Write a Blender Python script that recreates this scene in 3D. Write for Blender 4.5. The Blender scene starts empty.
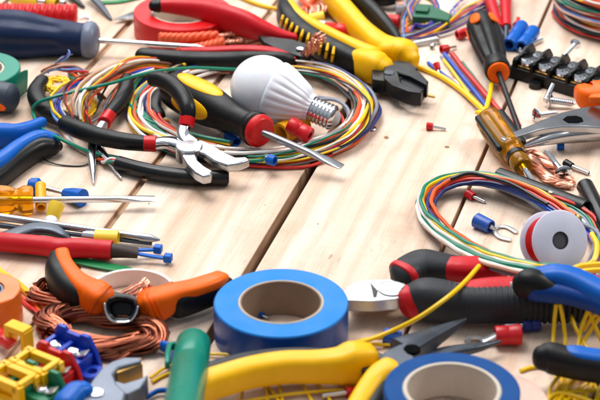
import bpy, bmesh, math, random
from mathutils import Vector, Matrix
random.seed(7)
V = Vector
S = 0.001                                   # everything below is measured in millimetres
scene = bpy.context.scene
COL = scene.collection
# ---------------------------------------------------------------- camera
PITCH = math.radians(27.9); F = 2000.0; CAM = V((0, -950, 512))
FW = V((0, math.cos(PITCH), -math.sin(PITCH))); UP = V((0, math.sin(PITCH), math.cos(PITCH))); RT = V((1, 0, 0))
cd = bpy.data.cameras.new('camera'); cam = bpy.data.objects.new('camera', cd); COL.objects.link(cam)
cam.location = CAM * S; cam.rotation_euler = (math.pi / 2 - PITCH, 0, 0)
cd.sensor_width = 36; cd.lens = 36 * F / 600; cd.clip_start = 0.01; cd.clip_end = 50
cd.dof.use_dof = True; cd.dof.focus_distance = 1.09; cd.dof.aperture_fstop = 16
scene.camera = cam
# ---------------------------------------------------------------- light
w = bpy.data.worlds.new('World'); scene.world = w; w.use_nodes = True
bgn = w.node_tree.nodes['Background']; bgn.inputs[1].default_value = 0.62
# a studio room: pale ceiling above, darker walls towards and below the horizon
_nt = w.node_tree; _tc = _nt.nodes.new('ShaderNodeTexCoord'); _sx = _nt.nodes.new('ShaderNodeSeparateXYZ'); _cr = _nt.nodes.new('ShaderNodeValToRGB')
_nt.links.new(_tc.outputs['Generated'], _sx.inputs[0]); _nt.links.new(_sx.outputs['Z'], _cr.inputs['Fac']); _nt.links.new(_cr.outputs['Color'], bgn.inputs[0])
_cr.color_ramp.elements[0].position = 0.05; _cr.color_ramp.elements[0].color = (0.17, 0.175, 0.19, 1)
_cr.color_ramp.elements[1].position = 0.75; _cr.color_ramp.elements[1].color = (0.88, 0.94, 1.0, 1)
def softbox(name, loc, target, sx, sy, power, col):
    l = bpy.data.lights.new(name, 'AREA'); l.shape = 'RECTANGLE'; l.size = sx; l.size_y = sy; l.energy = power; l.color = col
    o = bpy.data.objects.new(name, l); COL.objects.link(o); o.location = loc
    o.rotation_euler = (V(target) - V(loc)).to_track_quat('-Z', 'Y').to_euler(); return o
softbox('softbox_back', (-0.3, 1.2, 0.85), (0, 0.05, 0), 1.1, 0.7, 10, (1, 0.99, 0.98))
softbox('softbox_top', (-0.3, 0.45, 1.4), (0, 0.02, 0), 1.0, 0.8, 27, (1, 0.985, 0.965))
softbox('softbox_side', (0.9, 0.25, 0.9), (0, 0, 0), 0.35, 0.35, 7.5, (1, 0.93, 0.86))
scene.view_settings.view_transform = 'Standard'; scene.view_settings.look = 'None'
scene.view_settings.exposure = -0.1; scene.view_settings.gamma = 1
scene.render.engine = 'CYCLES'
scene.cycles.use_denoising = True
scene.cycles.max_bounces = 10; scene.cycles.transmission_bounces = 8
# ---------------------------------------------------------------- measuring
def P(px, py, z=0.0):
    d = FW + RT * ((px - 300) / F) + UP * ((200 - py) / F)
    t = (z - CAM.z) / d.z
    return CAM + d * t
def sm(pts, n=6):
    """Catmull-Rom through tuples of any length"""
    if len(pts) < 3: n = max(n, 2)
    out = []; L = len(pts)
    for i in range(L - 1):
        p0 = pts[i - 1] if i else [2 * a - b for a, b in zip(pts[0], pts[1])]
        p1, p2 = pts[i], pts[i + 1]
        p3 = pts[i + 2] if i + 2 < L else [2 * a - b for a, b in zip(pts[-1], pts[-2])]
        for k in range(n):
            t = k / n
            out.append(tuple(0.5 * (2 * b + (c - a) * t + (2 * a - 5 * b + 4 * c - d) * t * t + (3 * b - a - 3 * c + d) * t ** 3)
                             for a, b, c, d in zip(p0, p1, p2, p3)))
    out.append(tuple(pts[-1])); return out
def W(pts):
    """(px, py, z, extras...) -> (x, y, z, extras...)"""
    r = []
    for p in pts:
        v = P(p[0], p[1], p[2]); r.append((v.x, v.y, v.z) + tuple(p[3:]))
    return r
def lin(h):
    h = h.lstrip('#'); c = [int(h[i:i + 2], 16) / 255 for i in (0, 2, 4)]
    return tuple(x / 12.92 if x <= 0.04045 else ((x + 0.055) / 1.055) ** 2.4 for x in c) + (1,)
# ---------------------------------------------------------------- materials
MATS = {}
def mat(name, hexc, rough=0.45, metal=0.0, bump=0.15, bscale=900, trans=0.0, spec=0.5, coat=0.0, var=0.12, sss=0.0, ior=1.45, grime=0.0, rings=0):
    if name in MATS: return MATS[name]
    m = bpy.data.materials.new(name); m.use_nodes = True; nt = m.node_tree; N = nt.nodes; Lk = nt.links
    b = N['Principled BSDF']
    b.inputs['Base Color'].default_value = lin(hexc)
    b.inputs['Metallic'].default_value = metal; b.inputs['IOR'].default_value = ior
    b.inputs['Specular IOR Level'].default_value = spec
    b.inputs['Transmission Weight'].default_value = trans
    b.inputs['Coat Weight'].default_value = coat; b.inputs['Coat Roughness'].default_value = 0.15
    if sss: b.inputs['Subsurface Weight'].default_value = sss; b.inputs['Subsurface Scale'].default_value = 0.004
    tc = N.new('ShaderNodeTexCoord')
    n1 = N.new('ShaderNodeTexNoise'); n1.inputs['Scale'].default_value = 70; n1.inputs['Detail'].default_value = 5
    Lk.new(tc.outputs['Object'], n1.inputs['Vector'])
    mr = N.new('ShaderNodeMapRange'); mr.inputs['From Min'].default_value = 0.3; mr.inputs['From Max'].default_value = 0.7
    mr.inputs['To Min'].default_value = max(0.03, rough - var); mr.inputs['To Max'].default_value = min(1, rough + var)
    Lk.new(n1.outputs['Fac'], mr.inputs['Value']); Lk.new(mr.outputs[0], b.inputs['Roughness'])
    hs = N.new('ShaderNodeMixRGB'); hs.blend_type = 'MULTIPLY'; hs.inputs['Fac'].default_value = 0.5
    cr = N.new('ShaderNodeValToRGB'); cr.color_ramp.elements[0].position = 0.3; cr.color_ramp.elements[1].position = 0.7
    d = 0.82 - grime; cr.color_ramp.elements[0].color = (d, d, d, 1); cr.color_ramp.elements[1].color = (1, 1, 1, 1)
    n3 = N.new('ShaderNodeTexNoise'); n3.inputs['Scale'].default_value = 130; n3.inputs['Detail'].default_value = 8; n3.inputs['Roughness'].default_value = 0.65
    Lk.new(tc.outputs['Object'], n3.inputs['Vector']); Lk.new(n3.outputs['Fac'], cr.inputs['Fac'])
    hs.inputs['Color1'].default_value = lin(hexc); Lk.new(cr.outputs['Color'], hs.inputs['Color2']); Lk.new(hs.outputs[0], b.inputs['Base Color'])
    if bump:
        n2 = N.new('ShaderNodeTexNoise'); n2.inputs['Scale'].default_value = bscale; n2.inputs['Detail'].default_value = 3
        Lk.new(tc.outputs['Object'], n2.inputs['Vector'])
        bp = N.new('ShaderNodeBump'); bp.inputs['Strength'].default_value = bump; bp.inputs['Distance'].default_value = 0.0004
        Lk.new(n2.outputs['Fac'], bp.inputs['Height']); Lk.new(bp.outputs[0], b.inputs['Normal'])
    if rings:                                # wound layers of a tape roll
        wv = N.new('ShaderNodeTexWave'); wv.wave_type = 'RINGS'; wv.rings_direction = 'Z'; wv.inputs['Scale'].default_value = 420; wv.inputs['Distortion'].default_value = 1.5
        Lk.new(tc.outputs['Object'], wv.inputs['Vector'])
        b2 = N.new('ShaderNodeBump'); b2.inputs['Strength'].default_value = 0.3; b2.inputs['Distance'].default_value = 0.00012
        Lk.new(wv.outputs['Fac'], b2.inputs['Height']); Lk.new(b2.outputs[0], b.inputs['Normal'])
        if bump: Lk.new(bp.outputs[0], b2.inputs['Normal'])
    MATS[name] = m; return m
RUB = mat('black_rubber', '111214', 0.42, bump=0.2, spec=0.3)
BLK = mat('black_plastic', '0d0d0f', 0.35, spec=0.35)
TUBE = mat('black_tube_plastic', '101114', 0.28, bump=0.06, spec=0.4)
NAVY = mat('navy_rubber', '0f2348', 0.45, bump=0.3, spec=0.3)
GREYB = mat('grey_blue_plastic', '6c7488', 0.4)
GREY = mat('grey_rubber', '2c2e33', 0.5, bump=0.25, spec=0.3)
RED = mat('red_plastic', 'c8101a', 0.35)
REDR = mat('red_rubber', 'c2101e', 0.42, bump=0.25, spec=0.35)
REDT = mat('red_vinyl', 'c80d14', 0.34, spec=0.4)
ORG = mat('orange_plastic', 'f06404', 0.42, spec=0.25)
ORGW = mat('orange_wire_plastic', 'e25a1e', 0.4)
YEL = mat('yellow_plastic', 'f2b800', 0.38, spec=0.35)
YELW = mat('yellow_wire_plastic', 'f2c408', 0.35)
YELP = mat('pale_yellow_plastic', 'f0cf3a', 0.4)
BLU = mat('blue_plastic', '0a5cb8', 0.36, spec=0.25)
BLUV = mat('bright_blue_vinyl', '0c7ccc', 0.48, bump=0.04, spec=0.25, rings=1)
BLUD = mat('dark_blue_vinyl', '0a4686', 0.5, bump=0.05, spec=0.12, rings=1)
TEAL = mat('teal_plastic', '04806a', 0.3, bump=0.03, spec=0.4, var=.04, grime=-.12)
GRN = mat('green_plastic', '0c8048', 0.4)
WHT = mat('white_plastic', 'e8eaf4', 0.35, bump=0.03)
WHTS = mat('white_spool_plastic', 'cfd6ea', 0.35, bump=0.03, sss=0.2)
DOME = mat('white_diffuser_glass', 'eef1fa', 0.2, bump=0.0, sss=0.3)
CORE = mat('cardboard_core', '8f7866', 0.85, bump=0.6, grime=0.15)
COREL = mat('pale_cardboard_core', 'c8bdb0', 0.85, bump=0.5)
PINK = mat('beige_tape_vinyl', 'd8b4a4', 0.45)
STEEL = mat('brushed_steel', 'a9abb0', 0.28, metal=1, bump=0.15, bscale=2500, grime=0.1)
CHROME = mat('chrome', 'd8dadf', 0.13, metal=1, bump=0.0, var=0.06)
STEELD = mat('dark_steel', '17191d', 0.34, metal=0.1, bump=0.2, bscale=1500, spec=0.35)
STEELG = mat('grey_steel', '4e545e', 0.38, metal=0.8, bump=0.25, bscale=1500)
COPPERD = mat('dark_copper', '9c5a44', 0.3, metal=1, bump=0.1, grime=0.3)
CHROME2 = mat('soft_chrome', 'c2c4c8', 0.24, metal=1, bump=0.05, var=0.06, grime=0.05)
HOLE = mat('hollow_shade', '08080a', 0.9, spec=0.05, bump=0)  # near-black that paints in the shade of a hollow
SATIN = mat('satin_white_steel', 'd0d0d2', 0.36, metal=0.85, bump=0.1, grime=0.05)
BRASS = mat('brass', 'c09a58', 0.3, metal=1)
COPPER = mat('copper', 'eeac92', 0.38, metal=.9, bump=0.1, grime=0.15)
AMBER = mat('amber_clear_plastic', 'ffae04', 0.08, trans=0.8, bump=0.0, var=0.04, ior=1.3)
BROWN = mat('brown_sleeve_rubber', '2e1d18', 0.5)
PURP = mat('purple_wire_plastic', '5a4496', 0.4)
WIRE = dict(red=mat('red_wire_plastic', 'cf2a22', 0.35), orange=ORGW, yellow=YELW, green=mat('green_wire_plastic', '087c62', 0.35),
            blue=mat('blue_wire_plastic', '0a48b4', 0.35), purple=PURP, grey=mat('grey_wire_plastic', '7d8494', 0.4),
            white=mat('white_wire_plastic', 'e2ded8', 0.35), black=mat('black_wire_plastic', '17181b', 0.35), brown=mat('brown_wire_plastic', '6d4430', 0.4),
            tan=mat('tan_wire_plastic', 'caa08a', 0.4), navy=mat('navy_wire_plastic', '1c2a66', 0.35), sky=mat('sky_wire_plastic', '5f8fd0', 0.35),
            copper=COPPER)
# ---------------------------------------------------------------- mesh builder
class MB:
    def __init__(s): s.v = []; s.f = []
    def ring(s, pts):
        i = len(s.v); s.v += [V(p) for p in pts]; return list(range(i, i + len(pts)))
    def skin(s, rings, closed=True, caps=True, loop=False):
        n = len(rings[0]); m = len(rings)
        for i in range(m if loop else m - 1):
            a, b = rings[i], rings[(i + 1) % m]
            for j in range(n if closed else n - 1):
                k = (j + 1) % n; s.f.append((a[j], a[k], b[k], b[j]))
        if caps and not loop:
            s.f.append(tuple(reversed(rings[0]))); s.f.append(tuple(rings[-1]))
    def sweep(s, pts, seg=20, ex=2.0, rnd=True, roll=0.0, caps=True, loop=False, a0=0.0, a1=None, off=(0, 0)):
        """pts (x,y,z,a,b): a half width sideways, b half height"""
        pts = [V(p[:3]).to_tuple() + ((p[3], p[4]) if len(p) > 4 else ((p[3], p[3]) if len(p) > 3 else (1, 1))) for p in pts]
        if rnd and not loop:                   # rounded ends
            def end(p, q):
                d = (V(p[:3]) - V(q[:3])); d.normalize(); r = min(p[3], p[4]) * 0.9; o = []
                for t in (1.0, 0.92, 0.72, 0.4):
                    k = math.sqrt(max(0, 1 - t * t)) * 0.97 + 0.03
                    o.append(tuple(V(p[:3]) + d * (r * t - r * 0.0)) + (p[3] * k, p[4] * k))
                return o
            pts = end(pts[0], pts[1]) + pts + list(reversed(end(pts[-1], pts[-2])))
        rings = []; m = len(pts); prev = None; psd = None; rnd_ = all(abs(p[3] - p[4]) < 1e-9 for p in pts)
        for i, p in enumerate(pts):
            q0 = V(pts[(i - 1) % m if loop else max(i - 1, 0)][:3]); q1 = V(pts[(i + 1) % m if loop else min(i + 1, m - 1)][:3])
            T = q1 - q0
            if T.length < 1e-6: T = prev or V((1, 0, 0))
            T = T.normalized(); prev = T
            ref = V((0, 0, 1)) if abs(T.z) < 0.97 else V((0, 1, 0))
            sd = T.cross(ref).normalized(); up = sd.cross(T).normalized()
            if rnd_ and psd is not None:         # round section: carry the frame along so it never flips
                q = psd - T * psd.dot(T)
                if q.length > 1e-4: sd = q.normalized(); up = sd.cross(T).normalized()
            psd = sd
            if roll: sd, up = sd * math.cos(roll) + up * math.sin(roll), up * math.cos(roll) - sd * math.sin(roll)
            c = V(p[:3]) + sd * off[0] + up * off[1]; R = []
            for k in range(seg):
                t = 2 * math.pi * k / seg; cx, sx = math.cos(t), math.sin(t)
                x = math.copysign(abs(cx) ** (2 / ex), cx) * p[3]; y = math.copysign(abs(sx) ** (2 / ex), sx) * p[4]
                R.append(c + sd * x + up * y)
            rings.append(s.ring(R))
        s.skin(rings, caps=caps, loop=loop); return s
    def wire(s, pts, r, seg=8, loop=False, rnd=False):
        return s.sweep([tuple(p[:3]) + (r, r) for p in pts], seg=seg, rnd=rnd, loop=loop)
    def lathe(s, A, B, prof, seg=32, flute=None, closed=False):
        """prof: (t mm along A->B, radius); flute (n, amp, t0, t1)"""
        A, B = V(A), V(B); d = (B - A).normalized()
        ref = V((0, 0, 1)) if abs(d.z) < 0.9 else V((1, 0, 0))
        u = d.cross(ref).normalized(); v = u.cross(d)
        rings = []
        for t, r in prof:
            R = []
            for k in range(seg):
                th = 2 * math.pi * k / seg; rr = r
                if flute and flute[2] <= t <= flute[3]:
                    e = min(1, (t - flute[2]) / 3.0, (flute[3] - t) / 3.0); c = math.cos(flute[0] * th)
                    rr = r * (1 - flute[1] * max(0, e) * (0.5 + 0.5 * c) ** 2)
                R.append(A + d * t + (u * math.cos(th) + v * math.sin(th)) * rr)
            rings.append(s.ring(R))
        s.skin(rings, caps=not closed, loop=closed); return s
    def prism(s, outline, z0, z1):
        """outline: world xy list"""
        a = s.ring([(p[0], p[1], z0) for p in outline]); b = s.ring([(p[0], p[1], z1) for p in outline])
        n = len(a)
        for j in range(n): k = (j + 1) % n; s.f.append((a[j], a[k], b[k], b[j]))
        s.f.append(tuple(reversed(a))); s.f.append(tuple(b)); return s
    def slab(s, px, z1, z0): return s.prism([P(x, y, z1) for x, y in px], z0, z1)
    def extr(s, pts, vec):
        a = s.ring(pts); b = s.ring([V(p) + V(vec) for p in pts]); n = len(a)
        for j in range(n): k = (j + 1) % n; s.f.append((a[j], a[k], b[k], b[j]))
        s.f.append(tuple(reversed(a))); s.f.append(tuple(b)); return s
    def box(s, c, ax, ay, az):
        c, ax, ay, az = V(c), V(ax), V(ay), V(az); i = len(s.v)
        for z in (-1, 1):
            for x, y in ((-1, -1), (1, -1), (1, 1), (-1, 1)): s.v.append(c + ax * x + ay * y + az * z)
        for q in ((3, 2, 1, 0), (4, 5, 6, 7), (0, 1, 5, 4), (1, 2, 6, 5), (2, 3, 7, 6), (3, 0, 4, 7)): s.f.append(tuple(i + k for k in q))
        return s
    def sphere(s, c, r, seg=20):
        c = V(c); pr = []
        for i in range(seg // 2 + 1):
            t = math.pi * i / (seg // 2); pr.append((-math.cos(t) * r, max(math.sin(t) * r, r * 0.01)))
        return s.lathe(c, c + V((0, 0, 1)), pr, seg)
    def build(s, name, m, parent=None, bev=0, flat=False, sub=0, angle=40):
        me = bpy.data.meshes.new(name); me.from_pydata([v * S for v in s.v], [], s.f)
        bm = bmesh.new(); bm.from_mesh(me); bmesh.ops.recalc_face_normals(bm, faces=bm.faces[:]); bm.to_mesh(me); bm.free()
        me.materials.append(m)
        o = bpy.data.objects.new(name, me); COL.objects.link(o); o.parent = parent
        if bev:
            md = o.modifiers.new('bevel', 'BEVEL'); md.width = bev * S; md.segments = 3; md.limit_method = 'ANGLE'; md.angle_limit = math.radians(35)
        if sub:
            md = o.modifiers.new('sub', 'SUBSURF'); md.levels = md.render_levels = sub
        if not flat: me.shade_smooth(); me.set_sharp_from_angle(angle=math.radians(angle if not bev else 60))
        return o
def tag(o, label, cat, group=None, kind=None):
    o['label'] = label; o['category'] = cat
    if group: o['group'] = group
    if kind: o['kind'] = kind
    return o
def T(name, label, cat, group=None):
    o = bpy.data.objects.new(name, None); COL.objects.link(o); o.empty_display_size = 0.01; return tag(o, label, cat, group)
def part(name, m, parent, fn, **k):
    b = MB(); fn(b); return b.build(name, m, parent, **k)
def finish():
    """move every origin to the base of its thing"""
    bpy.context.view_layer.update()
    for r in [o for o in COL.objects if o.parent is None and o.type in ('MESH', 'EMPTY') and o.get('kind') != 'structure']:
        objs = [r] + list(r.children_recursive); vs = [v.co for o in objs if o.type == 'MESH' for v in o.data.vertices]
        if not vs: print('EMPTY THING', r.name); continue
        lo = V([min(v[i] for v in vs) for i in range(3)]); hi = V([max(v[i] for v in vs) for i in range(3)])
        if 'inframe' in r: pass
        c = V(((lo.x + hi.x) / 2, (lo.y + hi.y) / 2, lo.z))
        for o in objs:
            if o.type == 'MESH': o.data.transform(Matrix.Translation(-c))
        r.location = c
# ---------------------------------------------------------------- table of pine planks
def wood():
    m = bpy.data.materials.new('pale_pine'); m.use_nodes = True; nt = m.node_tree; N = nt.nodes; L = nt.links; b = N['Principled BSDF']
    tc = N.new('ShaderNodeTexCoord'); oi = N.new('ShaderNodeObjectInfo')
    add = N.new('ShaderNodeVectorMath'); add.operation = 'ADD'
    sc = N.new('ShaderNodeVectorMath'); sc.operation = 'SCALE'; sc.inputs['Scale'].default_value = 7.3
    comb = N.new('ShaderNodeCombineXYZ')
    for i in range(3): L.new(oi.outputs['Random'], comb.inputs[i])
    L.new(comb.outputs[0], sc.inputs[0]); L.new(tc.outputs['Object'], add.inputs[0]); L.new(sc.outputs[0], add.inputs[1])
    def mp(x, y, z):
        k = N.new('ShaderNodeMapping'); k.inputs['Scale'].default_value = (x, y, z); L.new(add.outputs[0], k.inputs['Vector']); return k
    def noise(v, s, d=4, r=0.55):
        k = N.new('ShaderNodeTexNoise'); k.inputs['Scale'].default_value = s; k.inputs['Detail'].default_value = d; k.inputs['Roughness'].default_value = r
        L.new(v.outputs[0], k.inputs['Vector']); return k
    def ramp(src, e):
        k = N.new('ShaderNodeValToRGB'); els = k.color_ramp.elements
        while len(els) < len(e): els.new(0.5)
        for q, (p, c) in zip(els, e): q.position = p; q.color = lin(c)
        L.new(src, k.inputs['Fac']); return k
    def mul(a, b_, f):
        k = N.new('ShaderNodeMixRGB'); k.blend_type = 'MULTIPLY'; k.inputs['Fac'].default_value = f; L.new(a, k.inputs['Color1']); L.new(b_, k.inputs['Color2']); return k
    band = noise(mp(1.4, 26, 10), 2.0, 2, 0.5)
    base = ramp(band.outputs['Fac'], [(0.3, 'd5b9a2'), (0.5, 'ddc8b6'), (0.7, 'e5d6c8')])
    wv = N.new('ShaderNodeTexWave'); wv.bands_direction = 'Y'; wv.inputs['Scale'].default_value = 24; wv.inputs['Distortion'].default_value = 9
    wv.inputs['Detail'].default_value = 3; wv.inputs['Detail Scale'].default_value = 0.7
    L.new(mp(0.22, 1, 1).outputs[0], wv.inputs['Vector'])
    rg = ramp(wv.outputs['Fac'], [(0.0, 'cfae94'), (0.35, 'f2e8de'), (1.0, 'ffffff')])
    c1 = mul(base.outputs[0], rg.outputs[0], 0.24)
    fib = noise(mp(14, 420, 100), 2.2, 6, 0.7)
    fr = ramp(fib.outputs['Fac'], [(0.32, 'a98d78'), (0.5, 'f4ece6'), (0.7, 'ffffff')])
    c2 = mul(c1.outputs[0], fr.outputs[0], 0.27)
    cross = noise(mp(160, 25, 60), 2.0, 3, 0.6)          # saw marks across the grain
    cr = ramp(cross.outputs['Fac'], [(0.35, 'd8c8bc'), (0.55, 'ffffff')])
    c3 = mul(c2.outputs[0], cr.outputs[0], 0.1)
    sp = noise(mp(60, 190, 100), 4.0, 2, 0.5)            # dark flecks
    sr = ramp(sp.outputs['Fac'], [(0.0, '7a5a42'), (0.215, '8f6c52'), (0.25, 'ffffff')])
    c4 = mul(c3.outputs[0], sr.outputs[0], 0.8)
    st_ = noise(mp(9, 14, 10), 1.6, 5, 0.65)             # blotches and handling dirt
    c4 = mul(c4.outputs[0], ramp(st_.outputs['Fac'], [(0.3, 'c9b09a'), (0.52, 'ffffff')]).outputs[0], 0.35)
    scr = noise(mp(55, 620, 100), 1.0, 1, 0.4)           # fine pale scratches and dents
    c4 = mul(c4.outputs[0], ramp(scr.outputs['Fac'], [(0.0, '9a7a5e'), (0.2, 'b4967c'), (0.23, 'ffffff')]).outputs[0], 0.6)
    ge = N.new('ShaderNodeNewGeometry'); sx = N.new('ShaderNodeSeparateXYZ'); L.new(ge.outputs['True Normal'], sx.inputs[0])
    st = N.new('ShaderNodeMath'); st.operation = 'GREATER_THAN'; st.inputs[1].default_value = 0.35; L.new(sx.outputs['Z'], st.inputs[0])
    side = ramp(fib.outputs['Fac'], [(0.3, '94745a'), (0.7, 'd0ae90')])      # rough sawn, dirty edge, brown lightened to stand in for side light
    mx = N.new('ShaderNodeMixRGB'); L.new(st.outputs[0], mx.inputs['Fac']); L.new(side.outputs[0], mx.inputs['Color1']); L.new(c4.outputs[0], mx.inputs['Color2'])
    L.new(mx.outputs[0], b.inputs['Base Color']); b.inputs['Roughness'].default_value = 0.62; b.inputs['Specular IOR Level'].default_value = 0.35
    bp = N.new('ShaderNodeBump'); bp.inputs['Strength'].default_value = 0.35; bp.inputs['Distance'].default_value = 0.0003
    L.new(fib.outputs['Fac'], bp.inputs['Height']); L.new(bp.outputs[0], b.inputs['Normal'])
    return m
PINE = wood()
d = (P(270, 10) - P(40, 315)); d.z = 0; d.normalize(); n = V((d.y, -d.x, 0))
ang = math.atan2(d.y, d.x)
gaps = [P(108, 46).dot(n), P(143, 180).dot(n), P(281, 218).dot(n), P(476, 172).dot(n)]
print('gap offsets', gaps, 'angle', math.degrees(ang))
edges = [gaps[0] - 92] + gaps + [gaps[3] + 96]
GW = [1.0, 2.0, 1.9, 2.7, 1.0, 1.0]
for i in range(-1, 6):
    if i < 0: lo, hi = edges[0] - 94, edges[0] - 2
    elif i == 5: lo, hi = edges[5] + 1.2, edges[5] + 95
    else: lo, hi = edges[i] + GW[i] , edges[i + 1] - GW[i + 1]
    c = n * ((lo + hi) / 2); hw = (hi - lo) / 2; Lh = 700
    b = MB(); b.box((0, 0, -9), (Lh, 0, 0), (0, hw, 0), (0, 0, 9))
    o = b.build('wooden_plank', PINE, bev=0.7); o['kind'] = 'structure'
    o.location = c * S; o.rotation_euler = (0, 0, ang)
DARKW = mat('brown_support_wood', '6e5644', 0.9, bump=0.6, grime=0.2)
b = MB(); b.box((0, 0, -14), (750, 0, 0), (0, 750, 0), (0, 0, 5)); o = b.build('table_underframe', DARKW); o['kind'] = 'structure'
FILL = mat('gap_wood', 'b08c6e', 0.85, bump=0.5, grime=0.15)
for g, lo in ((0, 2.2), (1, 2.6), (3, 5.0)):
    b = MB(); b.box((0, 0, -lo - 2), (700, 0, 0), (0, 4, 0), (0, 0, 2)); o = b.build('gap_tongue', FILL); o['kind'] = 'structure'
    o.location = n * gaps[g] * S; o.rotation_euler = (0, 0, ang)
# small knots and nail holes pressed in the planks are separate shallow marks of the wood itself
KNOT = mat('dark_knot_wood', '8a6844', 0.8, grime=0.3)
# ---------------------------------------------------------------- shape helpers
def cyl(b, A, B, r, r2=None, seg=24, e=0.3):
    A, B = V(A), V(B); L = (B - A).length; r2 = r if r2 is None else r2
    return b.lathe(A, B, [(0, r * 0.05), (0, r - e), (e, r), (L - e, r2), (L, r2 - e), (L, r2 * 0.05)], seg)
def vcyl(b, px, py, z0, z1, r, seg=32, e=.3):
    c = P(px, py, z1); return cyl(b, V((c.x, c.y, z0)), V((c.x, c.y, z1)), r, seg=seg, e=e)
def tubeh(b, A, B, r, ri, seg=28, taper=1.0):
    """hollow tube"""
    L = (V(B) - V(A)).length; e = min(0.25, (r - ri) * 0.4)
    return b.lathe(A, B, [(0, r - e), (e, r), (L - e, r * taper), (L, r * taper - e), (L, ri * taper + e), (L - e, ri * taper), (e, ri), (0, ri + e)], seg, closed=True)
def roll(b, c, r, ri, z0, h, ax=None, seg=72):
    c = V((c[0], c[1], z0)); e = 0.5
    return b.lathe(c, c + V((0, 0, 1)), [(0, r - e), (e, r), (h - e, r), (h, r - e), (h, ri + e * .3), (h - e * .3, ri), (e * .3, ri), (0, ri + e * .3)], seg, closed=True)
def inlay(b, A, B, prof, t0, th0, ln, wd, lift=0.5):
    A, B = V(A), V(B); d = (B - A).normalized(); u = d.cross(V((0, 0, 1))).normalized(); v = u.cross(d)
    def R(t):
        for (ta, ra), (tb, rb) in zip(prof, prof[1:]):
            if ta <= t <= tb and tb > ta: return ra + (rb - ra) * (t - ta) / (tb - ta)
        return prof[-1][1]
    rr = R(t0); rings = []
    for rho, lf in ((1.03, -0.6), (1.0, lift * .5), (0.94, lift), (0.7, lift), (0.4, lift), (0.02, lift)):
        ps = []
        for k in range(40):
            f = 2 * math.pi * k / 40; cx, sx = math.cos(f), math.sin(f)
            t = t0 + ln * rho * math.copysign(abs(cx) ** 0.9, cx); th = th0 + wd / rr * rho * math.copysign(abs(sx) ** 0.9, sx)
            ps.append(A + d * t + (u * math.cos(th) + v * math.sin(th)) * (R(t) + lf))
        rings.append(b.ring(ps))
    b.skin(rings)
def smooth_prof(pts, n=6): return [(p[0], max(p[1], 0.05)) for p in sm(pts, n)]
def handle(parent, name, m, pts, ex=2.3, n=7, seg=28, roll=0, off=(0, 0), **k):
    b = MB(); b.sweep(sm(W(pts), n), seg=seg, ex=ex, roll=roll, off=off); return b.build(name, m, parent, **k)
def wires(root, pts, cols, spread=2.4, r=0.85, twist=1.2, n=8, zmin=True, jit=0.6, name='wire', flat=0.6, loop=False):
    """a bundle following pts (px,py,z); each colour is its own part"""
    base = sm(W([p[:3] for p in pts]), n); L = len(base); N = len(cols)
    for i, c in enumerate(cols):
        ph = random.random() * 6.28; ph2 = random.random() * 6.28; rho = spread * math.sqrt((i + 0.5) / N); a0 = i * 2.4; tw = twist * random.uniform(0.6, 1.3)
        out = []
        for j, p in enumerate(base):
            s = j / (L - 1); q0 = V(base[max(j - 1, 0)]); q1 = V(base[min(j + 1, L - 1)]); t = (q1 - q0).normalized()
            sd = t.cross(V((0, 0, 1))).normalized()
            a = a0 + tw * s * 6.28; rr = rho + jit * math.sin(s * 9 + ph)
            z = p[2] + rr * flat * math.sin(a) + jit * 0.5 * math.sin(s * 7 + ph2)
            wb = 0.22 * math.sin(s * L * 0.9 + ph) + 0.3 * math.sin(s * L * 0.37 + ph2)
            out.append(tuple(V((p[0], p[1], max(z, r + 0.05) if zmin else z)) + V((sd.x, sd.y, 0)) * (rr * math.cos(a) + wb * min(1, spread))))
        b = MB(); b.wire(out, r, loop=False); b.build(name, WIRE[c] if isinstance(c, str) else c, root)
def coil(root, c, R, cols, z0=4, spread=5, r=0.9, turns=1.0, ry=None, rot=0.0, start=0.0, seg=90, jit=1.2, zs=0.6, seed=3, tilt=0):
    rnd = random.Random(seed); ry = ry or R; N = len(cols)
    for i, col in enumerate(cols):
        ph, ph2, k1, k2 = rnd.random() * 6.28, rnd.random() * 6.28, rnd.choice((1, 2)), rnd.choice((2, 3))
        rho = spread * math.sqrt((i + 0.5) / N); a0 = i * 2.4; st = start + rnd.uniform(-0.2, 0.2); out = []
        n = int(seg * turns)
        for j in range(n + 1):
            th = st + 6.2832 * turns * j / n; tw = a0 + 0.8 * math.sin(th * 1.0 + ph) + 0.25 * th
            dr = rho * math.cos(tw) + jit * math.sin(k1 * th + ph); dr += .35 * math.sin(9 * th + ph) + .25 * math.sin(17 * th + ph2); dz = zs * rho * math.sin(tw) + 0.5 * jit * math.sin(k2 * th + ph2)
            x, y = (R + dr) * math.cos(th), (ry + dr) * math.sin(th)
            out.append((c[0] + x * math.cos(rot) - y * math.sin(rot), c[1] + x * math.sin(rot) + y * math.cos(rot), max(z0 + dz - tilt * math.sin(th), r + 0.1)))
        b = MB(); b.wire(out, r); b.build('wire', WIRE[col] if isinstance(col, str) else col, root)
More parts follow.
